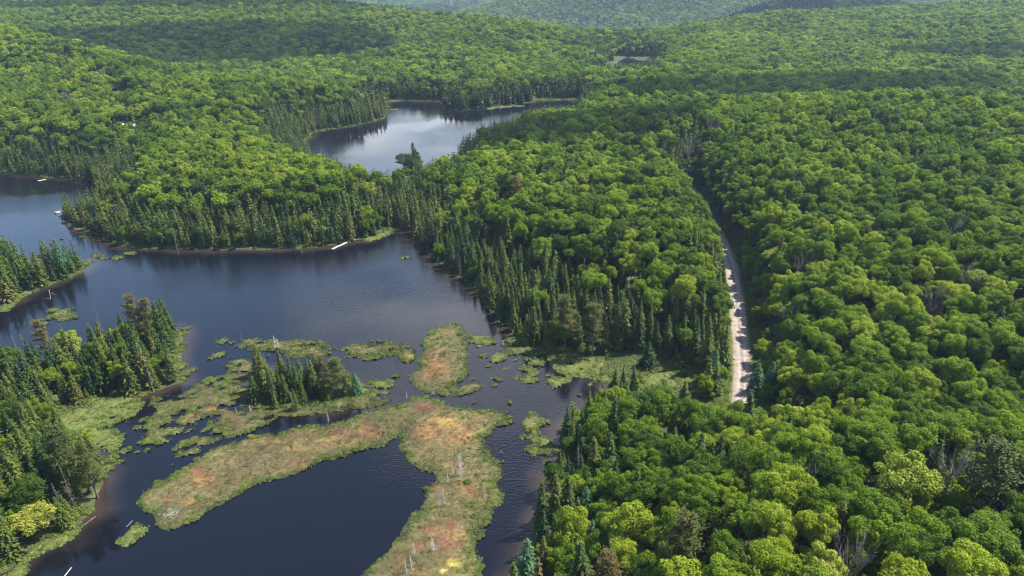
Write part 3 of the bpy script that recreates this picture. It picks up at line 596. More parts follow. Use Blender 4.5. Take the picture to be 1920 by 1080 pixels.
def build_mats():
    xs = np.arange(MX0, MX1, MS); ys = np.concatenate([np.arange(MY0, 240, MS), np.arange(240, MY1, MS * 2)])
    X, Y = np.meshgrid(xs, ys); D = np.full(X.shape, -99.0); G = np.zeros(X.shape)
    nz = fbm(X * 0.22, Y * 0.22, 41, 5) - 0.5; nh = fbm(X * 0.30, Y * 0.48, 43, 4); nb = fbm(X * 0.8, Y * 0.8, 47, 3)
    for i, (kind, poly, rag, hole) in enumerate(MATS):
        P = np.array(poly); m = (X > P[:, 0].min() - 4) & (X < P[:, 0].max() + 4) & (Y > P[:, 1].min() - 4) & (Y < P[:, 1].max() + 4)
        d = np.full(X.shape, -99.0); d[m] = poly_sd(poly, X[m], Y[m])
        d = d + nz * rag * 3.0
        if hole:
            d = np.minimum(d, (nh - (0.5 - 0.14 * (1 - hole) / 0.6)) * 12 - 0.25 + (1 - hole) * 1.6 * 0)
        better = d > D; G[better & (d > 0)] = 1.0 if kind in ('rightmarsh', 'leftmarsh', 'grass', 'spit') else 0.0
        D = np.maximum(D, d)
    for (px, py, rad, k) in ISLETS:
        x, y = at(px, py, 0); m = (abs(X - x) < rad * 2) & (abs(Y - y) < rad * 2)
        d = np.full(X.shape, -99.0); d[m] = (blob_d(px, py, rad * 0.72, X[m], Y[m]) + (nh[m] - 0.5) * rad * 2.6 + nz[m] * rad * 2.0)
        G[(d > D) & (d > 0)] = 0.6; D = np.maximum(D, d)
    # keep off dry land: the mats float on the water
    sel = D > -1.0; sd = np.full(X.shape, 50.0); sd[sel] = shore_d(X[sel], Y[sel])
    D = np.where(sd > 2.5, -99, D)
    return X, Y, D, G, nb
BX, BY, BD, BG, BN = build_mats()
def mat_objects():
    inside = BD > 0; h, wd = inside.shape; lab = np.zeros((h, wd), int); cur = 0
    cells = inside[:-1, :-1] & inside[1:, :-1] & inside[:-1, 1:] & inside[1:, 1:] | (BD[:-1, :-1] + BD[1:, 1:] > 0) & (inside[:-1, :-1] | inside[1:, 1:])
    lc = np.zeros(cells.shape, int); comps = []
    for (i, j) in zip(*np.nonzero(cells)):
        if lc[i, j]: continue
        cur += 1; st = [(i, j)]; lc[i, j] = cur; cc = []
        while st:
            a, b_ = st.pop(); cc.append((a, b_))
            for da, db in ((1, 0), (-1, 0), (0, 1), (0, -1)):
                u, v = a + da, b_ + db
                if 0 <= u < cells.shape[0] and 0 <= v < cells.shape[1] and cells[u, v] and not lc[u, v]: lc[u, v] = cur; st.append((u, v))
        comps.append(cc)
    Z = np.where(BD > 0, 0.12 + 0.30 * (1 - np.exp(-np.maximum(BD, 0) / 0.7)) * (0.5 + BN), -0.25)
    out = []
    for cc in comps:
        cc = np.array(cc); 
        if len(cc) < 3: continue
        quads = np.stack([cc[:, 0] * wd + cc[:, 1], cc[:, 0] * wd + cc[:, 1] + 1, (cc[:, 0] + 1) * wd + cc[:, 1] + 1, (cc[:, 0] + 1) * wd + cc[:, 1]], 1)
        u, inv = np.unique(quads, return_inverse=True); F = inv.reshape(-1, 4)
        x = BX.ravel()[u]; y = BY.ravel()[u]; z = Z.ravel()[u]; d = BD.ravel()[u]
        # rim: push border vertices to the real outline and skirt them under water
        z = np.where(d <= 0, -0.12, z)
        jx = (vnoise(x * 3.1, y * 3.1, 77) - 0.5) * 0.5; jy = (vnoise(x * 3.1, y * 3.1, 78) - 0.5) * 0.5
        T = tone_at(x, y, np.maximum(d, 0)); g = BG.ravel()[u][:, None] * 0.65; T = T * (1 - g) + np.array((0.085, 0.11, 0.022)) * g
        T = T * 0.85
        out.append((len(cc), np.stack([x + jx, y + jy, z], 1), F, T))
    return out
mats = mat_objects()
mats.sort(key=lambda a: -a[0])
big = 0
for cnt, V, F, T in mats:
    c = V.mean(0); c[2] = 0
    if cnt > 260:
        o = link('marsh', np_mesh('marsh', V - c, F, [M['mat']], tone=T, smooth=True), loc=c); tag(o, kind='structure'); big += 1
    else:
        o = link('bog_islet', np_mesh('bog_islet', V - c, F, [M['mat']], tone=T, smooth=True), loc=c)
        px, py, _ = project(c); o['px'] = float(px); o['py'] = float(py); o['cells'] = int(cnt)
        tag(o, 'small olive sedge islet floating on the dark lake water', 'bog islet', 'sedge islets floating on the lake')
print('mats', len(mats), 'big', big)

# ------------------------------------------------------------------ vegetation on the mats: blades of sedge and low heath, one stuff mesh each
def on_mats(n, seed, lo=0.0, hi=99, ymax=420):
    r = np.random.default_rng(seed); ii, jj = np.nonzero((BD[:-1, :-1] > lo) & (BD[:-1, :-1] < hi) & (BY[:-1, :-1] < ymax))
    s = r.choice(len(ii), n); x = BX[ii[s], jj[s]] + r.uniform(0, MS, n); y = BY[ii[s], jj[s]] + r.uniform(0, MS, n)
    return x, y, BD[ii[s], jj[s]], BG[ii[s], jj[s]], r
x, y, d, g, r = on_mats(110000, 3)
T = tone_at(x, y, d); gg = g[:, None] * 0.6; T = T * (1 - gg) + np.array((0.095, 0.125, 0.024)) * gg; T = T * r.uniform(0.75, 1.45, (len(x), 1))
hgt = r.uniform(0.12, 0.38, len(x)); P = np.stack([x, y, 0.22 + 0.15 * r.random(len(x)) + hgt * 0.3], 1)
Nn = r.normal(size=P.shape) * 0.7 + np.array([0.2, -0.2, 0.8]); V, F = leaves(P, Nn, r.uniform(0.22, 0.55, len(x)), r.uniform(0.10, 0.26, len(x)), r)
o = link('sedge_grass', np_mesh('sedge', V, F, [M['sedge']], tone=np.repeat(T, 4, 0))); tag(o, 'olive, tan and rusty sedge and heath covering the floating bog mats', 'sedge', kind='stuff')

# ------------------------------------------------------------------ where trees stand
NOTREE = [W([(1015, 662), (1060, 664), (1120, 668), (1180, 666), (1240, 670), (1292, 682), (1335, 708), (1335, 740), (1290, 748), (1250, 742), (1190, 735), (1110, 712), (1040, 690)]),
          W([(262, 745), (255, 775), (210, 800), (170, 842), (120, 830), (92, 790), (130, 765), (190, 742)]), W([(20, 1080), (55, 1032), (100, 1008), (150, 985), (140, 1015), (60, 1055), (10, 1100)]),
          W([(725, 186), (830, 188), (830, 197), (760, 200), (728, 208)]), W([(990, 185), (1090, 184), (1095, 194), (1000, 196)]), W([(1150, 105), (1230, 108), (1230, 122), (1150, 130)]), W([(222, 230, 6), (268, 230, 6), (268, 241, 6), (222, 241, 6)]), W([(735, 284), (806, 284), (790, 303), (735, 306)])]
def con_share(x, y, sd):
    """share of conifers in the wood at a place"""
    n_ = fbm(x / 42.0, y / 42.0, 91, 3)
    s = 0.93 * (1 - sstep(8, 34, sd + (n_ - 0.5) * 40)) + 0.8 * sstep(0.60, 0.70, n_) + 0.11
    px, py, _ = project(np.stack([x, y, np.full(x.shape, 8.0)], 1))
    # lower left shore and the wood between the road and the lake hold more spruce, the big slopes almost none
    s = np.where((px < 350) & (py > 540), np.maximum(s * 0.8, 0.58), s)
    s = np.where((px > 850) & (px < 1320) & (py > 330) & (py < 690), s + 0.06, s)
    s = np.where((px > 1400) & (py > 200), s * 0.10 + 0.012, s)
    s = np.where((px > 900) & (px < 1400) & (py > 700) & (sd > 9), s * 0.35 + 0.10, s); s = np.where((px > 900) & (px < 1400) & (py > 700) & (sd <= 9), s * 0.72, s)
    s = np.where((py < 200) & (px > 1240), s * 0.25, s)
    s = np.where((py < 190) & (px < 600), s * 0.12, s)
    s = np.where((px > 1100) & (px < 1250) & (py < 140) & (py > 60), 0.9, s)
    s = np.where(((px > 1710) & (py > 70) & (py < 125) & (px < 1900)), np.maximum(s, sstep(0.45, 0.55, n_) * 0.8), s)
    return np.clip(s, 0, 0.97)
def scatter():
    r = np.random.default_rng(11); n0 = 480000
    Y = np.sqrt(r.uniform(35 ** 2, 1130 ** 2, n0)); u = r.uniform(-1, 1, n0); X = u * (0.80 * Y + 45)
    # thin candidates to the view plus a margin
    sd = shore_d(X, Y); m = sd > 1.2
    X, Y, sd = X[m], Y[m], sd[m]
    z = ground(X, Y, sd); px, py, zf = project(np.stack([X, Y, z + 10], 1))
    m = (zf > 15) & (px > -260) & (px < 2200) & (py < 1450)
    X, Y, sd, z, px, py = [a[m] for a in (X, Y, sd, z, px, py)]
    rd, _ = road_info(X, Y); rgt = X > np.interp(Y, ROAD[3:, 1], ROAD[3:, 0]); m = rd > 4.8
    for p_ in NOTREE: m &= poly_sd(p_, X, Y) < 0.3
    X, Y, sd, z, px, py, rd, rgt = [a[m] for a in (X, Y, sd, z, px, py, rd, rgt)]
    con = r.random(len(X)) < con_share(X, Y, sd)
    R = np.where(con, r.uniform(1.15, 1.75, len(X)), r.uniform(1.35, 2.95, len(X)))
    gy0 = project(np.stack([X, Y, z], 1))[1]; far_ = rd > np.where(con, 4.2, 3.2 + R * 1.05) + np.where(rgt, 3.4 * sstep(455, 500, gy0), 0.0)
    X, Y, sd, z, px, py, rd, con, R = [a[far_] for a in (X, Y, sd, z, px, py, rd, con, R)]
    R = np.where(~con & (sd < 8), R * 0.7, R); R = np.where((Y > 600), R * 1.12, R)
    order = np.argsort(-R + r.normal(size=len(R)) * 1.3); cell = 5.0; grid = {}; keep = []
    for i in order:
        cx_, cy_ = int(X[i] // cell), int(Y[i] // cell); ok = True; ri = R[i]
        for a in (-1, 0, 1):
            for b_ in (-1, 0, 1):
                for j in grid.get((cx_ + a, cy_ + b_), ()):
                    q = (ri + R[j]) * 0.69
                    if (X[i] - X[j]) ** 2 + (Y[i] - Y[j]) ** 2 < q * q: ok = False; break
                if not ok: break
            if not ok: break
        if ok: grid.setdefault((cx_, cy_), []).append(i); keep.append(i)
    k = np.array(keep)
    return dict(x=X[k], y=Y[k], z=z[k], sd=sd[k], con=con[k], R=R[k], px=px[k], py=py[k], rd=rd[k])
TR = scatter(); nT = len(TR['x']); rt = np.random.default_rng(21)
print('trees', nT, 'conifers', int(TR['con'].sum()))
TR['h'] = np.where(TR['con'], (6.5 + 9.5 * rt.random(nT) ** 0.9) * np.where(TR['sd'] < 6, 0.85, 1.0), 0)
TR['cr'] = TR['R'] * rt.uniform(1.08, 1.38, nT)                       # crown radius in metres
TR['ch'] = 8.0 + TR['cr'] * 1.2 + rt.uniform(-2.2, 2.4, nT)           # crown centre above the ground
TR['ch'] = np.where(TR['sd'] < 7, TR['ch'] * 0.72, TR['ch'])
TR['ch'] = np.where((TR['rd'] < 16), TR['ch'] * 0.75, TR['ch'])
KN = sstep(150, 100, TR['y']) * (TR['px'] > 1000); TR['ch'] = TR['ch'] * (1 - 0.25 * KN)
_cx, _cy, _cg = hit(249, 237, 5.0); _L = math.hypot(_cx, _cy); _fw = -((TR['x'] - _cx) * _cx + (TR['y'] - _cy) * _cy) / _L; _lt = abs((TR['x'] - _cx) * _cy - (TR['y'] - _cy) * _cx) / _L
LOWC = (_fw > -4) & (_fw < 48) & (_lt < 10)
TR['ch'] = np.where(LOWC, TR['ch'] * 0.45, TR['ch'])
TR['ch'] = np.where(TR['sd'] < 14, np.minimum(TR['ch'], TR['cr'] * 1.5 + 2.6), TR['ch'])
TR['rot'] = rt.uniform(0, 6.28, nT); TR['v'] = rt.integers(0, 1000, nT)
con = TR['con']
LINES = [(0, 160, [(1000, 850), (1040, 790), (1075, 755), (1110, 742), (1180, 727), (1240, 735), (1300, 752), (1345, 772), (1380, 768), (1450, 742), (1500, 745), (1600, 758), (1700, 760), (1800, 758), (1925, 752)]),
         (180, 520, [(560, 256), (610, 268), (650, 283), (690, 296), (735, 306), (760, 300), (785, 290), (810, 278), (835, 262), (850, 250), (875, 236), (900, 224), (960, 212), (1020, 205), (1090, 205)]),
         (420, 800, [(1135, 132), (1150, 128), (1170, 127), (1200, 124), (1235, 116)])]
gone = np.zeros(nT, bool)
for (ya, yb, ln_) in LINES:
    ln_ = np.array(ln_, float)
    top = np.where(con, TR['h'] * 0.95, TR['ch'] + TR['cr'] * 1.0); tx_, ty_, _ = project(np.stack([TR['x'], TR['y'], TR['z'] + top], 1)); gx_, gy_, _ = project(np.stack([TR['x'], TR['y'], TR['z']], 1))
    lim = np.interp(tx_, ln_[:, 0], ln_[:, 1]) + rt.normal(size=nT) * np.where(ya == 0, 8, 3) - np.where(con, 6, 0)
    hit_ = (tx_ > ln_[0, 0]) & (tx_ < ln_[-1, 0]) & (TR['y'] > ya) & (TR['y'] < yb) & (ty_ < lim) & (gy_ > lim - 10) & (TR['y'] < (np.where(tx_ > 1400, 116, 160) if ya == 0 else 9999))
    if ya == 180: hit_ &= (gy_ < 420) & (gy_ > np.interp(tx_, ln_[:, 0], ln_[:, 1]) - 2)
    if ya == 0: hit_ &= (gy_ > 735)
    k_ = np.clip((gy_ - lim) / np.maximum(gy_ - ty_, 1), 0, 1); gone |= hit_ & (k_ < 0.48)
    TR['h'] = np.where(hit_, TR['h'] * k_, TR['h']); TR['ch'] = np.where(hit_, TR['ch'] * k_, TR['ch']); TR['cr'] = np.where(hit_ & ~con, np.minimum(TR['cr'], TR['ch'] * 0.6 + 0.6), TR['cr'])
dist = np.sqrt(TR['x'] ** 2 + TR['y'] ** 2 + (CAMZ - TR['z'] - 8) ** 2)
seen = (TR['px'] > -25) & (TR['px'] < 1945) & (TR['py'] > -10) & (TR['py'] < 1150)
# the hand-placed ones come first, so the scattered ones make room for them
SPECIAL = [  # px, py of the top, kind, height, crown scale, label
    (240, 553, 'pine', 19, 0.75, 'tallest brownish pine rising over the tree-covered point'), (268, 560, 'pine', 18, 0.7, 'brownish pine just behind the tallest one on the point'), (284, 562, 'con', 18, 1.0, 'dark spruce at the outer edge of the tall pines on the point'),
    (1113, 570, 'pine', 17, 0.9, 'wide old pine at the foot of the wood above the sedge marsh'), (1060, 555, 'pine', 17, 1.0, 'olive brown pine in the wood between the lake and the road'),
    (96, 800, 'pine', 18, 0.9, 'big rusty brown pine above the dark lower shore'), (68, 600, 'pine', 15, 0.8, 'brown bushy pine standing at the bay of small sedge islets'), (148, 830, 'pine', 15, 0.7, 'thin brownish pine at the edge of the narrow marsh'),
    (1880, 830, 'pine', 17, 1.15, 'rusty brown pine beside the grey bare tree on the near slope'), (1290, 965, 'pine', 16, 0.9, 'rusty brown pine among the near broadleaf trees'), (1140, 1035, 'pine', 14, 0.9, 'brown topped pine in the near wood by the channel'),
    (1050, 1080, 'pine', 12, 0.9, 'short olive pine at the foot of the near wood'), (965, 330, 'pine', 17, 1.0, 'dark brown pine in the wood between the two lakes'), (905, 350, 'pine', 15, 1.0, 'brown pine beside spruces between the two lakes'), (1590, 760, 'pine', 12, 0.8, 'small brown pine on the crest of the near slope'),
    (773, 268, 'pine', 12, 0.55, 'lone pale pine on the low spit in the far lake'), (1218, 640, 'con', 8, 1.5, 'small yellow-green spruce standing alone on the edge of the sedge marsh'),
    (988, 1008, 'larch', 13, 1.1, 'pale blue-green larch at the water edge of the near wood'), (1100, 910, 'larch', 12, 1.0, 'pale blue-green larch among dark spruces by the channel'), (1112, 972, 'larch', 11, 0.8, 'slim pale larch behind the shore larch'),
    (1425, 680, 'larch', 9, 1.2, 'blue-green larch beside the lower end of the road'), (1452, 676, 'larch', 9, 1.1, 'blue-green larch one step farther from the road than its twin'), (1345, 655, 'larch', 11, 1.0, 'blue-green larch on the lake side of the road'), (1332, 672, 'con', 11, 1.1, 'dark spruce between the marsh and the road'),
    (664, 697, 'larch', 7, 1.1, 'small bright blue-green larch at the right end of the wooded islet'), (99, 445, 'larch', 14, 1.1, 'soft green larch rising from the middle of the small spit'), (60, 470, 'con', 14, 1.2, 'large dark spruce on the small spit'),
    (1883, 572, 'con', 15, 1.4, 'single dark spruce standing out of the broadleaf slope'), (1768, 822, 'con', 12, 1.0, 'right one of two dark spires on the near slope'), (1748, 832, 'con', 9, 1.0, 'left one of two dark spires on the near slope'), (1527, 905, 'con', 12, 1.2, 'black-green spruce in front of the darkest near crowns'),
    (1895, 858, 'con', 12, 1.0, 'blue-green spruce behind the rusty pine'), (1905, 880, 'con', 11, 1.1, 'blue-green spruce before the rusty pine'), (1342, 990, 'con', 13, 1.0, 'tall dark spruce near the bottom of the near wood'), (1360, 1000, 'con', 11, 0.9, 'shorter spruce right beside the tall dark one at the bottom'), (1296, 812, 'con', 11, 1.0, 'dark spruce left of the road end'),
    (1358, 948, 'con', 10, 1.0, 'spruce rising between rounded crowns on the near slope'), (1286, 712, 'con', 8, 1.3, 'dark spruce at the right end of the sedge marsh'), (1405, 1040, 'con', 10, 1.0, 'small bright spruce at the bottom of the near wood'),
    (1712, 866, 'pale', 13, 0.95, 'pale yellow-green crown brightest of the near slope'), (1490, 765, 'pale', 10, 0.7, 'yellow crowned tree just beyond the road end'), (1835, 510, 'pale', 12, 0.8, 'yellow-green crown on the right slope'), (1752, 596, 'pale', 11, 0.6, 'bright yellow crown in the middle of the right slope'), (1515, 402, 'pale', 11, 0.55, 'small yellow crown beyond the road'),
    (1445, 470, 'pale', 11, 0.55, 'small yellow crown beside the road'), (1550, 1050, 'pale', 12, 0.6, 'yellow-green crown at the bottom of the near slope'), (860, 320, 'pale', 11, 0.55, 'yellow crown between the two lakes'), (50, 955, 'pale', 7.5, 0.8, 'bright lime crown among the dark lower shore trees'), (120, 632, 'pale', 9, 0.9, 'bright lime crown behind the narrow marsh'),
    (1790, 865, 'bare', 12, 1.0, 'leafless grey tree beside the rusty pine'), (1505, 895, 'bare', 10, 0.8, 'leafless grey tree in the near wood'), (1600, 1035, 'bare', 11, 0.9, 'leafless grey tree at the bottom of the near slope'), (1785, 425, 'bare', 12, 1.0, 'leafless tree in the upper part of the right slope'), (1820, 520, 'bare', 12, 0.9, 'leafless tree beside the yellow-green crown'), (1505, 490, 'bare', 11, 0.9, 'leafless tree a little beyond the road'),
    (1752, 565, 'bare', 11, 0.9, 'leafless tree above the bright yellow crown'), (1500, 335, 'bare', 12, 1.1, 'leafless tree right of the road cut'), (1785, 322, 'bare', 12, 1.1, 'leafless tree high on the right slope'), (1290, 275, 'bare', 11, 1.0, 'leafless tree above the road cut'), (1160, 255, 'bare', 11, 1.0, 'leafless tree on the ridge beyond the wood'), (1255, 375, 'bare', 10, 0.8, 'leafless tree before the road cut'),
    (1655, 345, 'bare', 11, 1.0, 'leafless tree in the upper middle of the right slope'), (1555, 98, 'bare', 13, 1.4, 'leafless crown on the far right hill'), (1580, 105, 'bare', 13, 1.4, 'leafless crown next to another on the far right hill'), (1340, 232, 'bare', 12, 1.2, 'leafless crown on the middle ridge'), (1665, 232, 'bare', 12, 1.2, 'leafless crown on the crest of the middle ridge'), (150, 190, 'bare', 13, 1.3, 'large leafless crown on the left hill'), (128, 178, 'bare', 12, 1.0, 'leafless crown behind the large one on the left hill'), (310, 222, 'bare', 12, 1.2, 'leafless crown beside the white roofs'),
    (190, 135, 'bare', 12, 1.0, 'leafless crown high on the left hill'), (115, 100, 'bare', 12, 1.4, 'leafless crown near the top of the left hill'), (205, 82, 'bare', 12, 1.2, 'leafless crown at the left ridge line'), (450, 190, 'bare', 12, 1.0, 'leafless crown above the spruce clump of the left hill'),
    (530, 95, 'bare', 13, 1.4, 'leafless crown on the far left slope'), (485, 55, 'bare', 13, 1.4, 'leafless crown higher on the far left slope'), (675, 92, 'bare', 13, 1.3, 'leafless crown on the slope behind the far lake'), (1665, 200, 'bare', 12, 1.0, 'leafless crown just behind the middle ridge'), (1625, 455, 'bare', 10, 0.7, 'small leafless tree in the middle of the right slope'), (1475, 585, 'bare', 9, 0.7, 'small leafless tree near the road'),
    (1085, 830, 'snag', 10, 1.0, 'grey dead tree with forked branches by the channel'), (543, 756, 'snag', 0, 0, ''), (1085, 545, 'snag', 11, 1.0, 'grey dead spruce in the lakeside wood'), (812, 415, 'snag', 13, 1.0, 'grey dead spruce above the inlet'), (818, 425, 'snag', 12, 0.8, 'thin grey snag beside the dead spruce above the inlet'), (860, 470, 'snag', 11, 0.9, 'grey dead spruce on the lakeside slope'),
    (268, 665, 'snag', 12, 0.9, 'pale dead trunk on the wooded point'), (62, 690, 'snag', 12, 1.1, 'grey dead spruce in the lower left wood'), (20, 625, 'snag', 11, 1.1, 'grey dead spruce beside the brown bay pine'), (35, 620, 'snag', 11, 1.1, 'second grey dead spruce behind the bay pine'), (3, 700, 'snag', 9, 0.8, 'white dead trunk at the left wood'), (175, 570, 'snag', 10, 0.7, 'thin pale snag over the bay'), (305, 655, 'snag', 9, 1.1, 'grey dead fir at the tip of the wooded point'),
    (110, 870, 'snag', 12, 0.8, 'pale dead trunk on the slope above the dark shore'), (322, 425, 'snag', 12, 1.0, 'grey dead spruce among the shore spruces of the long peninsula'), (560, 440, 'snag', 9, 0.8, 'pale snag leaning at the long peninsula shore'), (96, 905, 'snag', 8, 1.2, 'grey lichen-covered dead fir over the dark shore'), (75, 480, 'snag', 8, 1.2, 'grey dead fir on the small spit'), (1460, 868, 'snag', 8, 1.2, 'grey dead spire in the near wood'),
    (483, 655, 'con', 14, 1.1, 'large dark spruce at the left of the wooded islet'), (493, 660, 'snag', 13, 0.9, 'pale bare trunk inside the spruces of the islet'), (520, 655, 'con', 13, 1.1, 'tall dark spruce in the left part of the islet'), (530, 650, 'snag', 12, 0.6, 'leaning pale snag rising over the islet spruces'), (538, 668, 'con', 11, 0.9, 'narrow spruce beside the leaning snag of the islet'),
    (560, 665, 'snag', 9, 0.8, 'thin grey snag in the gap of the islet spruces'), (572, 668, 'con', 10, 0.8, 'first of the slim spruces in the islet middle'), (586, 664, 'con', 11, 0.9, 'slim spruce at the centre of the islet'), (600, 668, 'pine', 10, 0.9, 'bushy olive pine right of the islet centre'), (625, 672, 'pine', 11, 1.3, 'broad bushy pine in the right part of the islet'),
    (610, 670, 'snag', 10, 0.7, 'thin snag beside the bushy islet pines'), (548, 728, 'con', 7, 1.0, 'small yellowish spruce at the front of the islet'), (562, 712, 'con', 7, 1.0, 'young spruce in the front row of the islet'), (512, 735, 'con', 5.5, 1.2, 'lowest spruce at the front left of the islet'), (470, 672, 'snag', 7, 1.3, 'reddish grey dead spruce at the left edge of the islet'),
    (545, 738, 'snag', 6, 1.6, 'grey dead fir at the front of the islet'), (500, 690, 'con', 10, 1.1, 'dense spruce inside the left part of the islet'), (605, 700, 'con', 8, 1.2, 'short green spruce before the bushy islet pines'), (645, 705, 'con', 6, 1.3, 'low dark spruce beside the islet larch'), (585, 700, 'con', 8, 1.1, 'olive spruce in the middle of the islet front'), (527, 700, 'con', 9, 1.2, 'dark spruce at the core of the islet'), (470, 705, 'con', 8, 1.4, 'spreading dark spruce at the islet left shore')]
SPEC = []
for (px, py, kind, hh, s_, lab) in SPECIAL:
    if hh == 0: continue
    x_, y_, g_ = hit(px, py, hh); SPEC.append((x_, y_, g_, kind, hh, s_, lab))
room = ~gone
for (x_, y_, g_, kind, hh, s_, lab) in SPEC:
    rad = {'pine': 3.2, 'con': 1.6, 'larch': 2.0, 'pale': 4.5, 'bare': 4.5, 'snag': 1.2}[kind] * s_
    room &= (TR['x'] - x_) ** 2 + (TR['y'] - y_) ** 2 > (rad + TR['R'] * 0.35) ** 2
    if kind in ('larch', 'pine', 'pale', 'bare'):   # nothing taller right in front
        dx = TR['x'] - x_; dy = TR['y'] - y_; L = math.hypot(x_, y_); fwd = -(dx * x_ + dy * y_) / L; lat = abs(dx * y_ - dy * x_) / L
        room &= ~((fwd > 0) & (fwd < rad * 1.8) & (lat < rad * 0.8) & (rt.random(nT) < 0.8))

SV = []; ST = []; r = np.random.default_rng(99)
for q_, (pl_, dens) in enumerate([(NOTREE[0], 9.0), (NOTREE[1], 3.0), (NOTREE[2], 4.0), (NOTREE[3], 0.8), (NOTREE[4], 0.8), (NOTREE[5], 0.5)]):
    A = np.array(pl_); lo, hi = A.min(0) - 4, A.max(0) + 4; nn = int((hi - lo).prod() * dens); x = r.uniform(lo[0], hi[0], nn); y = r.uniform(lo[1], hi[1], nn); k = poly_sd(pl_, x, y) > -3; x, y = x[k], y[k]
    sd_ = shore_d(x, y); k = sd_ > 0.2; x, y, sd_ = x[k], y[k], sd_[k]; SV.append(np.stack([x, y, ground(x, y, sd_) + 0.15], 1)); nz_ = fbm(x * 0.3, y * 0.3, 12, 3)[:, None]
    cA, cB = ((0.085, 0.125, 0.018), (0.125, 0.150, 0.026)) if q_ < 3 else ((0.14, 0.13, 0.06), (0.20, 0.17, 0.09)); ST.append(np.array(cA) * (1 - nz_) + np.array(cB) * nz_)
n4 = 9000; pr_ = r.uniform(1, len(ROAD) - 1.01, n4); sg = np.where(r.random(n4) < .5, -1, 1); x = np.interp(pr_, np.arange(len(ROAD)), ROAD[:, 0]) + sg * r.uniform(2.9, 5.5, n4); y = np.interp(pr_, np.arange(len(ROAD)), ROAD[:, 1]); SV.append(np.stack([x, y, ground(x, y) + 0.12], 1)); ST.append(np.repeat(np.array([[0.10, 0.12, 0.03]]), n4, 0))
P = np.concatenate(SV); T = np.concatenate(ST) * r.uniform(0.7, 1.35, (len(P), 1)); nn = len(P); V, F = leaves(P, r.normal(size=P.shape) * 0.7 + np.array([0.1, -0.3, 0.8]), r.uniform(0.3, 0.7, nn), r.uniform(0.15, 0.35, nn), r)
o = link('meadow_grass', np_mesh('meadow_grass', V, F, [M['sedge']], tone=np.repeat(T, 4, 0))); tag(o, 'bright green grass and sedge on the open marsh banks and road verges', 'grass', kind='stuff'); print('meadow', nn)

# ------------------------------------------------------------------ individual trees: nearest 270 of each kind plus the hand-placed
def tree(name, cat, label, group, x, y, z, parts, rz=0.0):
    e = bpy.data.objects.new(name, None); C.objects.link(e); e.location = (x, y, z); e.rotation_euler = (0, 0, rz); e.empty_display_size = 0.5
    tag(e, label, cat, group)
    for (pn, me, sc_, loc, mat) in parts:
        o = bpy.data.objects.new(pn, me); C.objects.link(o); o.parent = e; o.scale = sc_; o.location = loc
        if mat is not None:
            o.material_slots[0].link = 'OBJECT'; o.material_slots[0].material = mat
    return e
cand_b = np.nonzero(room & seen & ~con)[0]; cand_b = cand_b[np.argsort(dist[cand_b] / TR['cr'][cand_b])][:285]
cand_c = np.nonzero(room & seen & con)[0]; cand_c = cand_c[np.argsort(dist[cand_c] / TR['h'][cand_c])][:250]
INDIV = []
for i in cand_b:
    cr, ch = TR['cr'][i], TR['ch'][i]
    parts = [('crown', SRC['broad_near_%d' % (TR['v'][i] % 7)], (cr * (0.88 + 0.24 * ((i * 7) % 10) / 10), cr * (0.88 + 0.24 * ((i * 3) % 10) / 10), cr * (0.95 + 0.35 * ((i * 9) % 10) / 10)), (0, 0, ch), None), ('trunk', SRC['trunk_broad'], (cr * 1.4, cr * 1.4, ch), (0, 0, ch), None)]
    e = tree('broadleaf_tree', 'broadleaf tree', '', None, TR['x'][i], TR['y'][i], TR['z'][i], parts, TR['rot'][i]); INDIV.append((e, 'b', i))
for i in cand_c:
    hh = TR['h'][i]; wd = hh * (0.9 + 0.35 * (TR['v'][i] % 10) / 10)
    parts = [('crown', SRC['con_near_%d' % (TR['v'][i] % 6)], (wd, wd, hh), (0, 0, 0), None), ('trunk', SRC['trunk_con'], (hh, hh, hh), (0, 0, 0), None)]
    e = tree('spruce_tree', 'spruce tree', '', None, TR['x'][i], TR['y'][i], TR['z'][i], parts, TR['rot'][i]); INDIV.append((e, 'c', i))
SPO = []
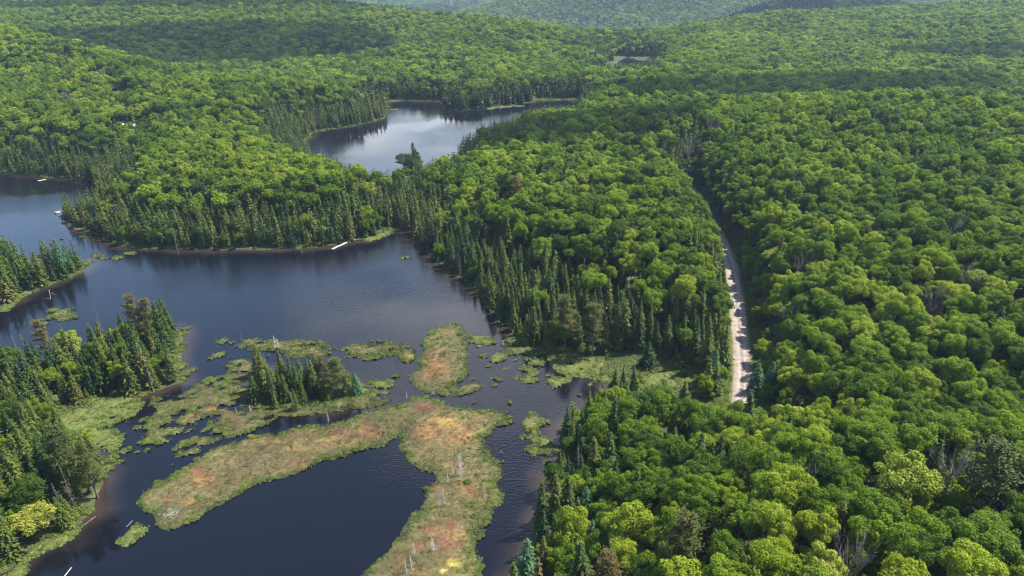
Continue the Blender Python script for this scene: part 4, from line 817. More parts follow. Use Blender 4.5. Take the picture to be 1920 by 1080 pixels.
for k, (x_, y_, g_, kind, hh, s_, lab) in enumerate(SPEC):
    rz = (k * 2.39) % 6.28; w_ = hh * s_; nm, ct, gr = {'pine': ('pine_tree', 'pine tree', 'pines standing among the woods'), 'con': ('spruce_tree', 'spruce tree', 'spruces that stand out singly'), 'larch': ('larch_tree', 'larch tree', 'pale larches near the water'),
        'pale': ('broadleaf_tree', 'broadleaf tree', 'yellow-green broadleaf crowns'), 'bare': ('bare_tree', 'bare tree', 'leafless trees in the canopy'), 'snag': ('dead_tree', 'dead tree', 'dead standing spruces')}[kind]
    if kind == 'pine': parts = [('crown', SRC['pine_%d' % (k % 3)], (w_ * 1.05, w_ * 1.05, hh), (0, 0, 0), None), ('trunk', SRC['trunk_con'], (hh * 1.3, hh * 1.3, hh * 0.96), (0, 0, 0), None)]
    elif kind == 'con': parts = [('crown', SRC['con_near_%d' % (k % 6)], (w_ * 1.05, w_ * 1.05, hh), (0, 0, 0), None), ('trunk', SRC['trunk_con'], (hh, hh, hh), (0, 0, 0), None)]
    elif kind == 'larch': parts = [('crown', SRC['larch_%d' % (k % 2)], (w_ * 1.1, w_ * 1.1, hh), (0, 0, 0), None), ('trunk', SRC['trunk_con'], (hh, hh, hh * 0.97), (0, 0, 0), None)]
    elif kind == 'pale':
        cr = 4.6 * s_; ch = hh - cr * 0.75; parts = [('crown', SRC['broad_near_%d' % (k % 7)], (cr, cr, cr), (0, 0, ch), M['leaf_pale']), ('trunk', SRC['trunk_broad'], (cr * 1.4, cr * 1.4, ch), (0, 0, ch), None)]
    elif kind == 'bare':
        cr = 3.9 * s_; ch = hh - cr * 0.7; parts = [('trunk_and_limbs', SRC['bare_%d' % (k % 3)], (cr, cr, max(cr, ch)), (0, 0, ch), None)]
    else: parts = [('trunk', SRC['snag_twig_%d' % (k % 3)] if s_ > 0.75 else SRC['snag_pole_%d' % (k % 2)], (hh * s_, hh * s_, hh), (0, 0, 0), None)]
    SPO.append(tree(nm, ct, lab, gr, x_, y_, g_, parts, rz))

# ------------------------------------------------------------------ the rest of the wood: one stuff object for each kind
def instancer(name, pts, var, rot, scl, sources, label, cat):
    """points that carry copies of meshes of real trees: sources is a list of objects already standing in the scene"""
    me = bpy.data.meshes.new(name); me.vertices.add(len(pts)); me.vertices.foreach_set('co', np.asarray(pts, np.float32).ravel()); me.update()
    for nm_, typ, dat, key in (('var', 'INT', var.astype(np.int32), 'value'), ('rot', 'FLOAT_VECTOR', rot.astype(np.float32).ravel(), 'vector'), ('scl', 'FLOAT_VECTOR', scl.astype(np.float32).ravel(), 'vector')):
        a = me.attributes.new(nm_, typ, 'POINT'); a.data.foreach_set(key, dat)
    o = link(name, me); g = bpy.data.node_groups.new(name, 'GeometryNodeTree')
    g.interface.new_socket('Geometry', in_out='INPUT', socket_type='NodeSocketGeometry'); g.interface.new_socket('Geometry', in_out='OUTPUT', socket_type='NodeSocketGeometry')
    gi = g.nodes.new('NodeGroupInput'); go = g.nodes.new('NodeGroupOutput'); jn = g.nodes.new('GeometryNodeJoinGeometry')
    def att(nm_, typ):
        a = g.nodes.new('GeometryNodeInputNamedAttribute'); a.data_type = typ; a.inputs['Name'].default_value = nm_; return a.outputs['Attribute']
    av, ar, as_ = att('var', 'INT'), att('rot', 'FLOAT_VECTOR'), att('scl', 'FLOAT_VECTOR')
    for k, s_ in enumerate(sources):
        oi = g.nodes.new('GeometryNodeObjectInfo'); oi.inputs['Object'].default_value = s_; oi.inputs['As Instance'].default_value = True; oi.transform_space = 'ORIGINAL'
        cp = g.nodes.new('FunctionNodeCompare'); cp.data_type = 'INT'; cp.operation = 'EQUAL'
        ins = [i_ for i_ in cp.inputs if i_.type == 'INT']; g.links.new(av, ins[0]); ins[1].default_value = k
        ip = g.nodes.new('GeometryNodeInstanceOnPoints'); g.links.new(gi.outputs[0], ip.inputs['Points']); g.links.new(cp.outputs[0], ip.inputs['Selection']); g.links.new(oi.outputs['Geometry'], ip.inputs['Instance'])
        g.links.new(ar, ip.inputs['Rotation']); g.links.new(as_, ip.inputs['Scale']); g.links.new(ip.outputs[0], jn.inputs[0])
    g.links.new(jn.outputs[0], go.inputs[0])
    md = o.modifiers.new('copies', 'NODES'); md.node_group = g
    tag(o, label, cat, kind='stuff'); return o
used = np.zeros(nT, bool); used[cand_b] = True; used[cand_c] = True
rest = room & ~used
# young growth under and between the near crowns
ru = np.random.default_rng(44); nU = 9500; UY = np.sqrt(ru.uniform(45 ** 2, 400 ** 2, nU)); UX = ru.uniform(-1, 1, nU) * (0.8 * UY + 45)
usd = shore_d(UX, UY); urd, _ = road_info(UX, UY); m = (usd > 1.5) & (urd > 4.6)
for p_ in NOTREE: m &= poly_sd(p_, UX, UY) < 0.0
UX, UY, usd = UX[m], UY[m], usd[m]; UZ = ground(UX, UY, usd); px, py, zf = project(np.stack([UX, UY, UZ + 6], 1)); m = (zf > 15) & (px > -200) & (px < 2150) & (py < 1500); UX, UY, UZ, usd = UX[m], UY[m], UZ[m], usd[m]
px, py, _ = project(np.stack([UX, UY, UZ + 7], 1)); m = ~((UY < np.where(px > 1400, 116, 160)) & (px > 1000) & (py < np.interp(px, [1000, 1040, 1075, 1110, 1180, 1240, 1300, 1345, 1925], [850, 790, 755, 742, 727, 735, 752, 772, 758])) & (project(np.stack([UX, UY, UZ], 1))[1] > 735)); UX, UY, UZ, usd = UX[m], UY[m], UZ[m], usd[m]
uc = ru.random(len(UX)) < np.clip(con_share(UX, UY, usd) * 0.8 + 0.05, 0, 0.8)
# far hills
rf = np.random.default_rng(33); FY = []; FX = []
for (y0, y1, sp) in ((1125, 1700, 7.5), (1700, 2700, 10.0), (2700, 5200, 16.0)):
    ys = np.arange(y0, y1, sp)
    for yv in ys:
        wdt = 0.80 * yv + 40; xs = np.arange(-wdt, wdt, sp); FX.append(xs + rf.uniform(-.45, .45, len(xs)) * sp); FY.append(yv + rf.uniform(-.45, .45, len(xs)) * sp)
FX = np.concatenate(FX); FY = np.concatenate(FY); FZ = ground(FX, FY, np.full(FX.shape, 80.0))
px, py, zf = project(np.stack([FX, FY, FZ + 14], 1)); m = (py > -90) & (px > -200) & (px < 2120); FX, FY, FZ = FX[m], FY[m], FZ[m]
FS = np.where(FY < 1700, 4.6, np.where(FY < 2700, 6.2, 10.0)) * rf.uniform(0.8, 1.2, len(FX))
fc = (fbm(FX / 120, FY / 120, 55, 3) > 0.63) & (FY < 1700)
print('far', len(FX))
def first(key):
    me = SRC[key]
    for o in bpy.data.objects:
        if o.type == 'MESH' and o.data == me: return o
    return None
# sources for the middle distance stand as real trees too: a few individuals far off use those crowns
def plant(key, i, conifer):
    if conifer:
        hh = TR['h'][i]; parts = [('crown', SRC[key], (hh, hh, hh), (0, 0, 0), None), ('trunk', SRC['trunk_con'], (hh, hh, hh), (0, 0, 0), None)]
        return tree('spruce_tree', 'spruce tree', '', None, TR['x'][i], TR['y'][i], TR['z'][i], parts, TR['rot'][i])
    cr, ch = TR['cr'][i], TR['ch'][i]; parts = [('crown', SRC[key], (cr, cr, cr * 1.05), (0, 0, ch), None), ('trunk', SRC['trunk_broad'], (cr * 1.4, cr * 1.4, ch), (0, 0, ch), None)]
    return tree('broadleaf_tree', 'broadleaf tree', '', None, TR['x'][i], TR['y'][i], TR['z'][i], parts, TR['rot'][i])
nb_ = np.nonzero(rest & seen & ~con & (dist < 700))[0]; nb_ = nb_[np.argsort(dist[nb_] / TR['cr'][nb_])]
nc_ = np.nonzero(rest & seen & con & (dist < 700))[0]; nc_ = nc_[np.argsort(dist[nc_] / TR['h'][nc_])]
for k, key in enumerate(['broad_mid_%d' % i for i in range(5)] + ['broad_far_%d' % i for i in range(4)]):
    e = plant(key, nb_[k], False); rest[nb_[k]] = False; INDIV.append((e, 'b', nb_[k]))
for k, key in enumerate(['con_mid_%d' % i for i in range(4)] + ['con_far_%d' % i for i in range(3)]):
    e = plant(key, nc_[k], True); rest[nc_[k]] = False; INDIV.append((e, 'c', nc_[k]))
near_b = [first('broad_near_%d' % i) for i in range(7)]; mid_b = [first('broad_mid_%d' % i) for i in range(5)]; far_b = [first('broad_far_%d' % i) for i in range(4)]
near_c = [first('con_near_%d' % i) for i in range(6)]; mid_c = [first('con_mid_%d' % i) for i in range(4)]; far_c = [first('con_far_%d' % i) for i in range(3)]
ib = np.nonzero(rest & ~con)[0]; v = TR['v'][ib]
var = np.where(dist[ib] < 300, v % 7, np.where(dist[ib] < 640, 7 + v % 5, 12 + v % 4))
P = np.stack([TR['x'][ib], TR['y'][ib], TR['z'][ib] + TR['ch'][ib]], 1); R3 = np.stack([rt.normal(size=len(ib)) * 0.06, rt.normal(size=len(ib)) * 0.06, TR['rot'][ib]], 1); c_ = TR['cr'][ib]; S3 = np.stack([c_ * rt.uniform(0.85, 1.15, len(ib)), c_ * rt.uniform(0.85, 1.15, len(ib)), c_ * rt.uniform(0.9, 1.35, len(ib))], 1)
mf = ~fc; Pf = np.stack([FX[mf], FY[mf], FZ[mf] + 11], 1); nf = len(Pf); Rf = np.stack([np.zeros(nf), np.zeros(nf), rf.uniform(0, 6.28, nf)], 1); Sf = np.repeat(FS[mf][:, None], 3, 1)
mu = ~uc; nu = int(mu.sum()); ur = ru.uniform(1.3, 2.4, nu); Pu = np.stack([UX[mu], UY[mu], UZ[mu] + ru.uniform(2.0, 6.5, nu)], 1); Ru = np.stack([np.zeros(nu), np.zeros(nu), ru.uniform(0, 6.28, nu)], 1); Su = np.stack([ur, ur, ur * 1.4], 1)
instancer('broadleaf_forest', np.concatenate([P, Pf, Pu]), np.concatenate([var, 12 + rf.integers(0, 4, nf), 7 + ru.integers(0, 5, nu)]), np.concatenate([R3, Rf, Ru]), np.concatenate([S3, Sf, Su]), near_b + mid_b + far_b, 'unbroken green broadleaf forest covering the slopes and hills beyond the nearest trees', 'forest')
ic = np.nonzero(rest & con)[0]; v = TR['v'][ic]
var = np.where(dist[ic] < 280, v % 6, np.where(dist[ic] < 560, 6 + v % 4, 10 + v % 3))
P = np.stack([TR['x'][ic], TR['y'][ic], TR['z'][ic]], 1); R3 = np.stack([rt.normal(size=len(ic)) * 0.03, rt.normal(size=len(ic)) * 0.03, TR['rot'][ic]], 1); hh = TR['h'][ic]; wq = hh * (0.9 + 0.35 * (v % 10) / 10); S3 = np.stack([wq, wq, hh], 1)
mf = fc; Pf = np.stack([FX[mf], FY[mf], FZ[mf]], 1); nf = len(Pf); Rf = np.stack([np.zeros(nf), np.zeros(nf), rf.uniform(0, 6.28, nf)], 1); Sf = FS[mf][:, None] * np.array([[4.2, 4.2, 2.8]])
mu = uc; nu = int(mu.sum()); ur = ru.uniform(2.5, 7.5, nu); Pu = np.stack([UX[mu], UY[mu], UZ[mu]], 1); Ru = np.stack([np.zeros(nu), np.zeros(nu), ru.uniform(0, 6.28, nu)], 1); Su = np.stack([ur * 1.2, ur * 1.2, ur], 1)
instancer('spruce_forest', np.concatenate([P, Pf, Pu]), np.concatenate([var, 10 + rf.integers(0, 3, nf), 6 + ru.integers(0, 4, nu)]), np.concatenate([R3, Rf, Ru]), np.concatenate([S3, Sf, Su]), near_c + mid_c + far_c, 'dark pointed spruces filling the shores and hollows beyond the nearest trees', 'forest')

# ------------------------------------------------------------------ shrubs
shr_lab = ['round green leatherleaf bush on the bog beside the slim pair of white snags', 'low green bush on the green edge of the upper bog island', 'green bush on the bank at the foot of the near wood']
SH = []
for k, (px, py) in enumerate([(876, 905), (862, 628), (1048, 868)]):
    x_, y_ = at(px, py, 0.4); o = link('shrub', SRC['shrub_%d' % k], loc=(x_, y_, 0.35), rz=k); o.scale = (1.0, 1.0, 1.0); tag(o, shr_lab[k], 'shrub', 'bushes along the water'); SH.append(o)
x, y, d, g, r = on_mats(60000, 8, 0.15, 7.0, 330)
px, py, _ = project(np.stack([x, y, np.full(x.shape, .3)], 1)); cl = fbm(x * 0.35, y * 0.35, 88, 3)
p_ = np.where((d < 2.0) & (cl > 0.45), 0.07, 0.0) + np.where(cl > 0.60, 0.09, 0.0)
p_ = np.where((px > 740) & (py > 740) & (d < 5.0) & (px > 860 + (py - 800) * 0.02), p_ + 0.05, p_)
k = r.random(len(x)) < p_; x, y, d = x[k], y[k], d[k]; s1 = r.uniform(0.22, 0.62, len(x)); P1 = np.stack([x, y, np.full(x.shape, 0.28)], 1)
# bank shrubs
n0 = 90000; Y2 = np.sqrt(r.uniform(70 ** 2, 620 ** 2, n0)); X2 = r.uniform(-1, 1, n0) * (0.8 * Y2 + 40); sd2 = shore_d(X2, Y2); k = (sd2 > -0.4) & (sd2 < 6.0) & (r.random(n0) < 0.8)
X2, Y2, sd2 = X2[k], Y2[k], sd2[k]; s2 = r.uniform(0.45, 1.25, len(X2)); P2 = np.stack([X2, Y2, np.maximum(ground(X2, Y2, sd2), 0) + 0.05], 1)
# marsh and road verges
n3 = 5000; pr_ = r.uniform(2, len(ROAD) - 1.01, n3); bx = np.interp(pr_, np.arange(len(ROAD)), ROAD[:, 0]); by = np.interp(pr_, np.arange(len(ROAD)), ROAD[:, 1]); sgn = np.where(r.random(n3) < 0.5, -1, 1); X3 = bx + sgn * r.uniform(3.6, 6.5, n3); Y3 = by + r.normal(size=n3) * 0.3
rd3, _ = road_info(X3, Y3); k = rd3 > 3.5; X3, Y3 = X3[k], Y3[k]; s3 = r.uniform(0.25, 0.8, len(X3)); P3 = np.stack([X3, Y3, ground(X3, Y3)], 1)
PA = np.concatenate([P1, P2, P3]); SA = np.concatenate([s1, s2, s3]); nA = len(PA); print('shrubs', nA)
instancer('undergrowth', PA, r.integers(0, 3, nA), np.stack([np.zeros(nA), np.zeros(nA), r.uniform(0, 6.28, nA)], 1), np.stack([SA * r.uniform(.8, 1.5, nA), SA * r.uniform(.8, 1.5, nA), SA * r.uniform(0.5, 0.95, nA)], 1), SH, 'low green bushes along the banks, the bog edges and the road verges', 'undergrowth')

# ------------------------------------------------------------------ snags, stumps, logs and driftwood out on the bog and in the water
def snag(px, py, hh, wd_, lab, kind='twig', mat=None, gr='white snags standing on the bog', k=0, tilt=0.0, nm='dead_tree', ct='dead tree', z=0.1):
    x_, y_ = at(px, py, z); me = SRC['snag_%s_%d' % (kind, k % (3 if kind == 'twig' else 2))]
    e = bpy.data.objects.new(nm, None); C.objects.link(e); e.location = (x_, y_, z - 0.2); e.rotation_euler = (0, tilt, k * 1.3); tag(e, lab, ct, gr)
    o = bpy.data.objects.new('trunk', me); C.objects.link(o); o.parent = e; o.scale = (hh * wd_, hh * wd_, hh)
    if mat: o.material_slots[0].link = 'OBJECT'; o.material_slots[0].material = mat
    return e
BOG = [(866, 902, 9.0, 0.8, 'tallest white dead spruce on the bog, thick with bare twigs', 'twig'), (862, 893, 6.5, 0.8, 'shorter white dead spruce touching the tallest one', 'twig'), (849, 892, 4.2, 0.9, 'small grey snag left of the tallest white snag', 'twig'), (833, 950, 6.0, 0.8, 'right one of the pale snag pair by the bog shore', 'twig'),
    (824, 952, 4.2, 1.0, 'left one of the pale snag pair by the bog shore', 'twig'), (840, 906, 3.2, 1.0, 'faint grey snag among green bushes below the tallest snag', 'twig'), (772, 1072, 5.0, 0.9, 'pale snag behind the deep red moss patch', 'twig'), (762, 1076, 4.2, 0.9, 'pale snag at the edge of the deep red moss patch', 'twig'),
    (812, 1035, 4.2, 1.3, 'broad white twiggy snag beside dark bushes', 'twig'), (797, 1046, 4.0, 0.7, 'thin straight snag among the dark bushes', 'pole'), (777, 1040, 3.6, 1.0, 'small pale snag left of the dark bushes', 'twig'), (845, 622, 3.5, 0.5, 'thin pale snag at the far tip of the upper bog island', 'pole'),
    (836, 643, 2.2, 0.6, 'short white stub in the green bushes of the upper bog island', 'pole'), (819, 675, 3.2, 0.5, 'thin grey snag on the orange moss of the upper island', 'pole'), (517, 654, 5.0, 1.6, 'spreading grey dead tree on the string of bog behind the islet', 'twig'), (523, 656, 4.4, 1.4, 'second trunk of the spreading grey dead tree group', 'twig'),
    (453, 638, 2.8, 0.5, 'white post-like snag at the left end of the bog string', 'pole'), (616, 792, 4.6, 0.8, 'pale twiggy snag right in front of the islet', 'twig'), (730, 795, 2.6, 1.0, 'small grey snag on the green hummock of the band', 'twig'), (763, 748, 3.0, 0.9, 'grey snag where the band narrows', 'twig'),
    (1106, 738, 4.5, 0.5, 'slim dark trunk at the mouth of the brook', 'pole'), (486, 742, 2.0, 1.2, 'pale twiggy snag left below the islet', 'twig'), (470, 772, 2.6, 1.4, 'bushy grey dead shrub on the mottled bog', 'twig'), (444, 776, 2.4, 1.3, 'white twiggy dead shrub at the left of the mottled bog', 'twig')]
for k, (px, py, hh, wd_, lab, kd) in enumerate(BOG): snag(px, py, hh * 1.0, wd_ * 1.2, lab, kd, k=k, mat=M['snagwood'])
STUB = [(388, 655, 1.2), (407, 653, 1.0), (373, 650, 0.6), (406, 648, 0.5), (677, 688, 2.0), (704, 684, 1.4), (718, 670, 1.0), (732, 668, 0.9), (723, 701, 1.4), (687, 706, 1.0), (684, 712, 1.1), (661, 685, 0.8), (741, 676, 2.4), (738, 702, 2.0), (742, 716, 1.6), (652, 690, 1.6), (655, 704, 2.2), (765, 712, 1.0)]
for k, (px, py, hh) in enumerate(STUB):
    snag(px, py, hh, 1.9, 'short dark drowned stump sticking out of the open water near the wooded islet', 'pole', M['wetwood'], 'dark stumps standing in the open water', k, 0.06 * (k % 3 - 1), 'stump', 'stump', -0.1)
def log(px0, py0, px1, py1, r0, r1, lab, mat, gr=None, z=0.08, nm='log', bend=0.0, limbs=0):
    a = np.array((*at(px0, py0, z), z)); b_ = np.array((*at(px1, py1, z), z)); c = (a + b_) / 2; L_ = np.linalg.norm(b_ - a); mb = MB(); r = np.random.default_rng(int(px0 * 7 + py0))
    q = [a + (b_ - a) * t_ + np.array([-(b_ - a)[1], (b_ - a)[0], 0]) * bend * math.sin(3.14 * t_) for t_ in np.linspace(0, 1, 6)]
    mb.tube([v_ - c for v_ in q], np.linspace(r0 * 0.7, r1 * 0.7, 6), 8)
    for i in range(limbs):
        t_ = r.uniform(0.3, 0.95); p0 = a + (b_ - a) * t_ - c; an = r.uniform(0, 6.28); ql = L_ * r.uniform(0.12, 0.3); mb.tube([p0, p0 + np.array([math.cos(an) * ql, math.sin(an) * ql, ql * r.uniform(0.0, 0.5)])], [r1 * 0.8, r1 * 0.3], 4)
    o = link(nm, mb.mesh(nm, mat, True), loc=c); tag(o, lab, 'log' if nm == 'log' else nm.replace('_', ' '), gr)
G_ = 'fallen logs in and beside the water'
log(119, 1083, 134, 1064, 0.16, 0.13, 'white straight log floating at the bottom left of the lake', M['bleached'], G_)
log(47, 555, 62, 544, 0.14, 0.10, 'reddish grey log leaning into the shaded bay', M['dead'], G_, 0.3)
log(157, 985, 180, 968, 0.14, 0.09, 'grey log lying along the dark left shore', M['dead'], G_, 0.2, limbs=4)
log(237, 988, 249, 976, 0.13, 0.10, 'pale log at the end of the small green spit', M['dead'], G_, 0.35, limbs=2)
log(422, 635, 434, 645, 0.10, 0.07, 'thin log at the left tip of the bog string', M['dead'], G_, 0.4, limbs=3)
log(438, 650, 462, 641, 0.10, 0.07, 'thin log lying across the small islet left of the bog string', M['dead'], G_, 0.35)
log(762, 703, 774, 707, 0.12, 0.10, 'short pale log in the open pool left of the upper bog island', M['dead'], G_)
log(92, 543, 95, 562, 0.12, 0.06, 'branched grey driftwood reaching down into the shaded bay', M['dead'], G_, 0.15, limbs=6)
log(94, 549, 107, 554, 0.10, 0.05, 'side branch of grey driftwood in the shaded bay', M['dead'], G_, 0.15, limbs=3)
log(265, 818, 270, 822, 0.09, 0.07, 'small pale log floating off the mottled bog', M['dead'], G_)
log(667, 765, 673, 752, 0.08, 0.05, 'thin leaning stick in the channel right of the islet', M['dead'], G_, 0.2)
log(122, 592, 124, 578, 0.10, 0.04, 'white branched driftwood on the bay islets', M['bleached'], G_, 0.3, limbs=5)
def pile(px, py, n_, L_, lab, mat):
    x_, y_ = at(px, py, 0.4); mb = MB(); r = np.random.default_rng(px)
    for i in range(n_):
        p0 = r.normal(size=3) * np.array([L_ * 0.35, L_ * 0.3, 0.08]) + np.array([0, 0, 0.15 + 0.25 * r.random()]); an = r.uniform(0, 6.28); q = L_ * r.uniform(0.2, 0.5)
        mb.tube([p0, p0 + np.array([math.cos(an) * q, math.sin(an) * q, r.normal() * 0.25])], [0.035, 0.015], 5)
    o = link('driftwood_pile', mb.mesh('driftwood_pile', mat, True), loc=(x_, y_, 0.2)); tag(o, lab, 'driftwood pile')
pile(322, 963, 60, 2.6, 'tangled heap of bleached driftwood at the tip of the bog band', M['bleached']); pile(812, 738, 26, 0.9, 'small white driftwood heap at the foot of the upper bog island', M['bleached']); pile(762, 657, 24, 0.9, 'grey driftwood heap on the round bog knot', M['dead']); pile(828, 643, 20, 0.9, 'pale driftwood beside the white stub on the upper bog island', M['bleached'])
# rocks at the peninsula tip
def rock(px, py, s_, lab, z=0.0):
    x_, y_ = at(px, py, z); bm = bmesh.new(); bmesh.ops.create_icosphere(bm, subdivisions=3, radius=1.0); sd_ = px % 13
    for v_ in bm.verts:
        k_ = 0.75 + 0.5 * float(vnoise(np.array(v_.co.x * 1.7 + sd_), np.array(v_.co.y * 1.7 + v_.co.z * 1.9))); v_.co = Vector((v_.co.x * k_ * s_, v_.co.y * k_ * s_ * 0.8, v_.co.z * k_ * s_ * 0.55))
    me = bpy.data.meshes.new('rock'); bm.to_mesh(me); bm.free(); me.materials.append(M['rock']); o = link('rock', me, loc=(x_, y_, z + 0.05), rz=px * 0.7); tag(o, lab, 'rock', 'rocks at the tip of the long peninsula')
rock(108, 399, 1.5, 'flat brown rock farthest out from the peninsula tip'); rock(115, 405, 1.4, 'dark rock beside the flat brown one'); rock(122, 417, 1.5, 'grey brown rock against the peninsula tip'); rock(133, 424, 1.7, 'pale rock with low plants at the peninsula tip'); rock(197, 447, 0.9, 'small pale boulder on the peninsula shore'); rock(352, 466, 1.1, 'white boulder low on the peninsula shore'); rock(345, 464, 0.8, 'smaller boulder beside the white one'); rock(472, 465, 1.0, 'pale boulder right of the middle of the peninsula shore')
# ------------------------------------------------------------------ boardwalk, dock, cabin, pylon
def deck(pts, wd_, lab, nm, cat):
    P = [np.array(at(px, py, 0.6)) for px, py in pts]; e = bpy.data.objects.new(nm, None); C.objects.link(e); e.location = (*P[0], 0); tag(e, lab, cat)
    pl = MB(); po = MB(); ln = [np.linalg.norm(P[i + 1] - P[i]) for i in range(len(P) - 1)]
    for i in range(len(P) - 1):
        d_ = (P[i + 1] - P[i]) / ln[i]; an = math.atan2(d_[1], d_[0]); nn = int(ln[i] / 0.24)
        for j in range(nn):
            c = P[i] + d_ * (j + 0.5) * ln[i] / nn - P[0]; pl.box((c[0], c[1], 0.55 + 0.01 * math.sin(j * 7)), (0.20, wd_ * (1 + 0.03 * math.sin(j * 3.3)), 0.05), an)
        for sg in (-1, 1):
            c = (P[i] + P[i + 1]) / 2 - P[0] + sg * wd_ * 0.42 * np.array([-d_[1], d_[0]]); pl.box((c[0], c[1], 0.46), (ln[i], 0.1, 0.12), an)
        for j in range(max(2, int(ln[i] / 2.2))):
            for sg in (-1, 1):
                c = P[i] + d_ * (j + 0.3) * 2.2 - P[0] + sg * wd_ * 0.4 * np.array([-d_[1], d_[0]]); po.box((c[0], c[1], 0.05), (0.12, 0.12, 1.1), an)
    link('planks', pl.mesh('planks', M['bleached']), e); link('posts', po.mesh('posts', M['dead']), e)
deck([(623, 467), (632, 462), (640, 459), (648, 455), (655, 449), (668, 449), (678, 444)], 1.3, 'bleached wooden boardwalk winding along the peninsula shore', 'boardwalk', 'boardwalk')
deck([(71, 339), (86, 336)], 1.8, 'small white dock on the far left shore', 'dock', 'dock')
M['roof'] = noise_mat('pale_roof', [(0.3, (0.52, 0.53, 0.54)), (0.7, (0.68, 0.69, 0.70))], 2.0, rough=0.4); M['wall'] = noise_mat('cabin_wall', [(0.3, (0.20, 0.15, 0.10)), (0.7, (0.30, 0.23, 0.16))], 2.0); M['pane'] = noise_mat('window_glass', [(0.3, (0.02, 0.025, 0.03)), (0.7, (0.03, 0.035, 0.04))], 1.0, rough=0.1)
def cabin(px, py, w_, d_, h_, rz, lab):
    x_, y_, g_ = hit(px, py, h_ + 1.0); e = bpy.data.objects.new('cabin', None); C.objects.link(e); e.location = (x_, y_, g_); e.rotation_euler = (0, 0, rz); tag(e, lab, 'cabin', 'cabins on the left hillside')
    m_ = MB(); m_.box((0, 0, h_ / 2 - 0.3), (w_, d_, h_ + 0.6)); m_.add([(-w_ / 2, -d_ / 2, h_), (w_ / 2, -d_ / 2, h_), (0, -d_ / 2, h_ + 1.8)], [(0, 1, 2, 2)]); m_.add([(-w_ / 2, d_ / 2, h_), (w_ / 2, d_ / 2, h_), (0, d_ / 2, h_ + 1.8)], [(1, 0, 2, 2)]); link('wall', m_.mesh('wall', M['wall']), e)
    ov = 0.5; m_ = MB(); t_ = 0.12
    for sg in (-1, 1):
        m_.add([(0, -d_ / 2 - ov, h_ + 1.85), (0, d_ / 2 + ov, h_ + 1.85), (sg * (w_ / 2 + ov), d_ / 2 + ov, h_ - 0.25), (sg * (w_ / 2 + ov), -d_ / 2 - ov, h_ - 0.25), (0, -d_ / 2 - ov, h_ + 1.85 + t_), (0, d_ / 2 + ov, h_ + 1.85 + t_), (sg * (w_ / 2 + ov), d_ / 2 + ov, h_ - 0.25 + t_), (sg * (w_ / 2 + ov), -d_ / 2 - ov, h_ - 0.25 + t_)], [(0, 1, 2, 3), (4, 5, 6, 7), (0, 3, 7, 4), (1, 2, 6, 5), (2, 3, 7, 6)])
    link('roof', m_.mesh('roof', M['roof']), e)
    m_ = MB(); m_.box((0.8, -d_ / 2 - 0.03, 1.0), (0.9, 0.06, 2.0)); link('door', m_.mesh('door', M['bark']), e)
    m_ = MB(); m_.box((-w_ / 4, -d_ / 2 - 0.03, 1.5), (1.1, 0.06, 0.9)); link('window', m_.mesh('window', M['pane']), e)
cabin(244, 235, 7, 9, 4.8, 1.35, 'cabin with the larger pale roof glinting through the left hillside wood'); cabin(257, 238, 4.5, 5, 3.8, 0.3, 'small shed with a pale roof right of the larger cabin')
def pylon(px, py):
    for Y_ in range(1900, 4200, 20):
        x_, yy_, z_ = at_Y(px, py, Y_)
        if z_ <= float(ground(np.array([x_]), np.array([float(Y_)]), np.array([80.0]))[0]) + 4: break
    g_ = z_ - 4; e = bpy.data.objects.new('power_pylon', None); C.objects.link(e); e.location = (x_, Y_, g_); tag(e, 'pale lattice power pylon standing on the hazy blue hill', 'power pylon')
    hh = 62.0; m_ = MB(); lv = np.linspace(0, 1, 9)
    def hw(t_): return 5.0 * (1 - t_) ** 1.3 + 0.9
    for sx in (-1, 1):
        for sy in (-1, 1): m_.tube([(sx * hw(t_), sy * hw(t_), hh * t_) for t_ in lv], [0.35] * 9, 4)
    for i in range(8):
        a_, b2 = lv[i], lv[i + 1]
        for sy in (-1, 1):
            m_.tube([(-hw(a_), sy * hw(a_), hh * a_), (hw(b2), sy * hw(b2), hh * b2)], [0.2, 0.2], 3); m_.tube([(hw(a_), sy * hw(a_), hh * a_), (-hw(b2), sy * hw(b2), hh * b2)], [0.2, 0.2], 3)
            m_.tube([(sy * hw(a_), -hw(a_), hh * a_), (sy * hw(b2), hw(b2), hh * b2)], [0.2, 0.2], 3)
    link('tower', m_.mesh('tower', M['steel']), e); m_ = MB()
    for t_, L_ in ((0.72, 9.0), (0.84, 11.0), (0.96, 8.0)):
        m_.tube([(-L_, 0, hh * t_), (0, 0, hh * t_ + 1.2), (L_, 0, hh * t_)], [0.2, 0.5, 0.2], 4)
        for sx in (-1, 1): m_.tube([(sx * L_, 0, hh * t_), (sx * L_, 0, hh * t_ - 2.5)], [0.15, 0.15], 4)
    link('crossarms', m_.mesh('crossarms', M['steel']), e)
M['steel'] = noise_mat('galvanised_steel', [(0.3, (0.45, 0.46, 0.47)), (0.7, (0.6, 0.61, 0.62))], 1.0, rough=0.5)
pylon(847, 16)

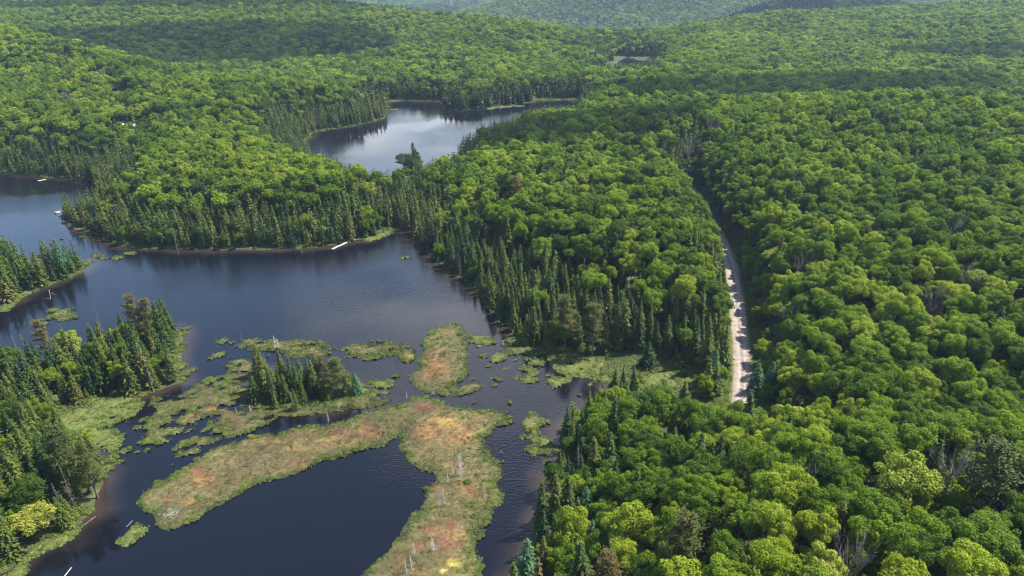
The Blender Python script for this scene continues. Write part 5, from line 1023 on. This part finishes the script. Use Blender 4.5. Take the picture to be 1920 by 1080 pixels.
# ------------------------------------------------------------------ labels: each says where its tree or islet stands
def region(px, py, y):
    if 440 < px < 700 and 560 < py < 790: return 'on the wooded islet', 'on the wooded islet in the bog'
    if px < 175 and 400 < py < 560: return 'on the small spit', 'on the small spit in the lake'
    if px < 360 and 540 <= py < 735: return 'on the wooded point', 'on the wooded point by the bay'
    if px < 360 and py >= 735: return 'on the dark lower shore', 'along the dark lower shore'
    if px < 770 and py < 480: return 'on the long peninsula', 'on the long peninsula'
    if px < 1400 and py > 700: return 'by the channel', 'in the near wood by the channel'
    if px < 1385: return 'between lake and road', 'in the wood between lake and road'
    if py < 735: return 'beyond the gravel road', 'in the canopy beyond the gravel road'
    return 'on the near slope', 'on the near slope below the road'
def place(px, py):
    return '%d percent across, %d percent down' % (round(px / 19.2), round(py / 10.8))
bpy.context.view_layer.update()
for e, kd, i in INDIV:
    hgt = TR['ch'][i] if kd == 'b' else TR['h'][i] * 0.7
    px, py, _ = project((TR['x'][i], TR['y'][i], TR['z'][i] + hgt)); ra, rb = region(float(px), float(py), TR['y'][i])
    if kd == 'b': e['label'] = ('broad round' if TR['cr'][i] > 4.2 else 'small round' if TR['cr'][i] < 3.2 else 'round') + ' green crown ' + ra + ', ' + place(px, py); e['group'] = 'broadleaf trees ' + rb
    else: e['label'] = ('tall' if TR['h'][i] > 13 else 'low' if TR['h'][i] < 10 else 'pointed') + ' dark spruce ' + ra + ', ' + place(px, py); e['group'] = 'spruces ' + rb
for o in bpy.data.objects:
    if o.name.split('.')[0] == 'bog_islet':
        px, py, c_ = o['px'], o['py'], o['cells']
        o['label'] = ('tiny' if c_ < 12 else 'small' if c_ < 45 else 'broad') + ' olive sedge islet in dark water, ' + place(px, py)
        for k_ in ('px', 'py', 'cells'): del o[k_]
    if o.name.split('.')[0] == 'stump':
        px, py, _ = project(o.location); o['label'] = 'dark drowned stump in open water, ' + place(px, py)

# ------------------------------------------------------------------ haze and clouds
gz = [o for o in bpy.data.objects if o.name == 'ground'][0]
zlo = float(ZZ.min()) - 1.0; zhi = max(float(ZZ.max()) + 32.0, 125.0)
mb = MB(); mb.box((0, 3300, (zlo + zhi) / 2), (17000, 8000, zhi - zlo))
m, t, n, l = new_mat('haze'); pv = N(t, 'ShaderNodeVolumePrincipled'); pv.inputs['Color'].default_value = (0.55, 0.72, 1.0, 1); pv.inputs['Density'].default_value = 0.00007; pv.inputs['Anisotropy'].default_value = 0.2
o_ = N(t, 'ShaderNodeOutputMaterial'); l.new(pv.outputs[0], o_.inputs['Volume'])
o = link('haze', mb.mesh('haze', m)); tag(o, kind='stuff')
m, t, n, l = new_mat('cloud'); d1 = N(t, 'ShaderNodeBsdfDiffuse'); d1.inputs[0].default_value = (0.9, 0.9, 0.9, 1); d2 = N(t, 'ShaderNodeBsdfTranslucent'); d2.inputs[0].default_value = (0.9, 0.9, 0.9, 1)
a1 = N(t, 'ShaderNodeMixShader'); a1.inputs[0].default_value = 0.75; l.new(d1.outputs[0], a1.inputs[1]); l.new(d2.outputs[0], a1.inputs[2])
tr = N(t, 'ShaderNodeBsdfTransparent'); a2 = N(t, 'ShaderNodeMixShader'); a2.inputs[0].default_value = 0.55; l.new(tr.outputs[0], a2.inputs[1]); l.new(a1.outputs[0], a2.inputs[2])
o_ = N(t, 'ShaderNodeOutputMaterial'); l.new(a2.outputs[0], o_.inputs[0]); M['cloud'] = m
import bmesh
def cloud(gx, gy, rx, ry, alt, seed):
    """a flat-bottomed heap of puffs whose shade falls round ground point (gx, gy)"""
    r = np.random.default_rng(seed); bm = bmesh.new(); bmesh.ops.create_icosphere(bm, subdivisions=5, radius=1.0)
    for v_ in bm.verts:
        p = v_.co.copy(); k = 0.62 + 0.75 * float(fbm(np.array(p.x * 1.6 + seed * 7), np.array(p.y * 1.6 + p.z * 1.3), seed, 4))
        v_.co = Vector((p.x * rx * k, p.y * ry * k, (p.z * 0.5 if p.z > 0 else p.z * 0.12) * min(rx, ry) * k))
    me = bpy.data.meshes.new('cloud'); bm.to_mesh(me); bm.free(); me.materials.append(M['cloud'])
    for p_ in me.polygons: p_.use_smooth = True
    h_ = alt / math.tan(math.radians(SUN_EL)); o = link('cloud', me, loc=(gx + h_ * math.sin(math.radians(SUN_AZ)), gy + h_ * math.cos(math.radians(SUN_AZ)), alt)); tag(o, kind='structure')
for k, (px, py, Y_, rx, ry) in enumerate([(300, 85, 830, 260, 75), (1020, 262, 400, 85, 42), (1300, 40, 1450, 480, 150), (1500, 185, 540, 150, 38), (700, 5, 2900, 900, 420), (1830, 110, 700, 90, 40), (420, 330, 330, 40, 20)]):
    if k == 6: continue
    x_, y_, z_ = at_Y(px, py, Y_); cloud(x_, y_, rx, ry, 520.0, 3 + k)
cloud(-470, 1090, 330, 110, 520.0, 21)
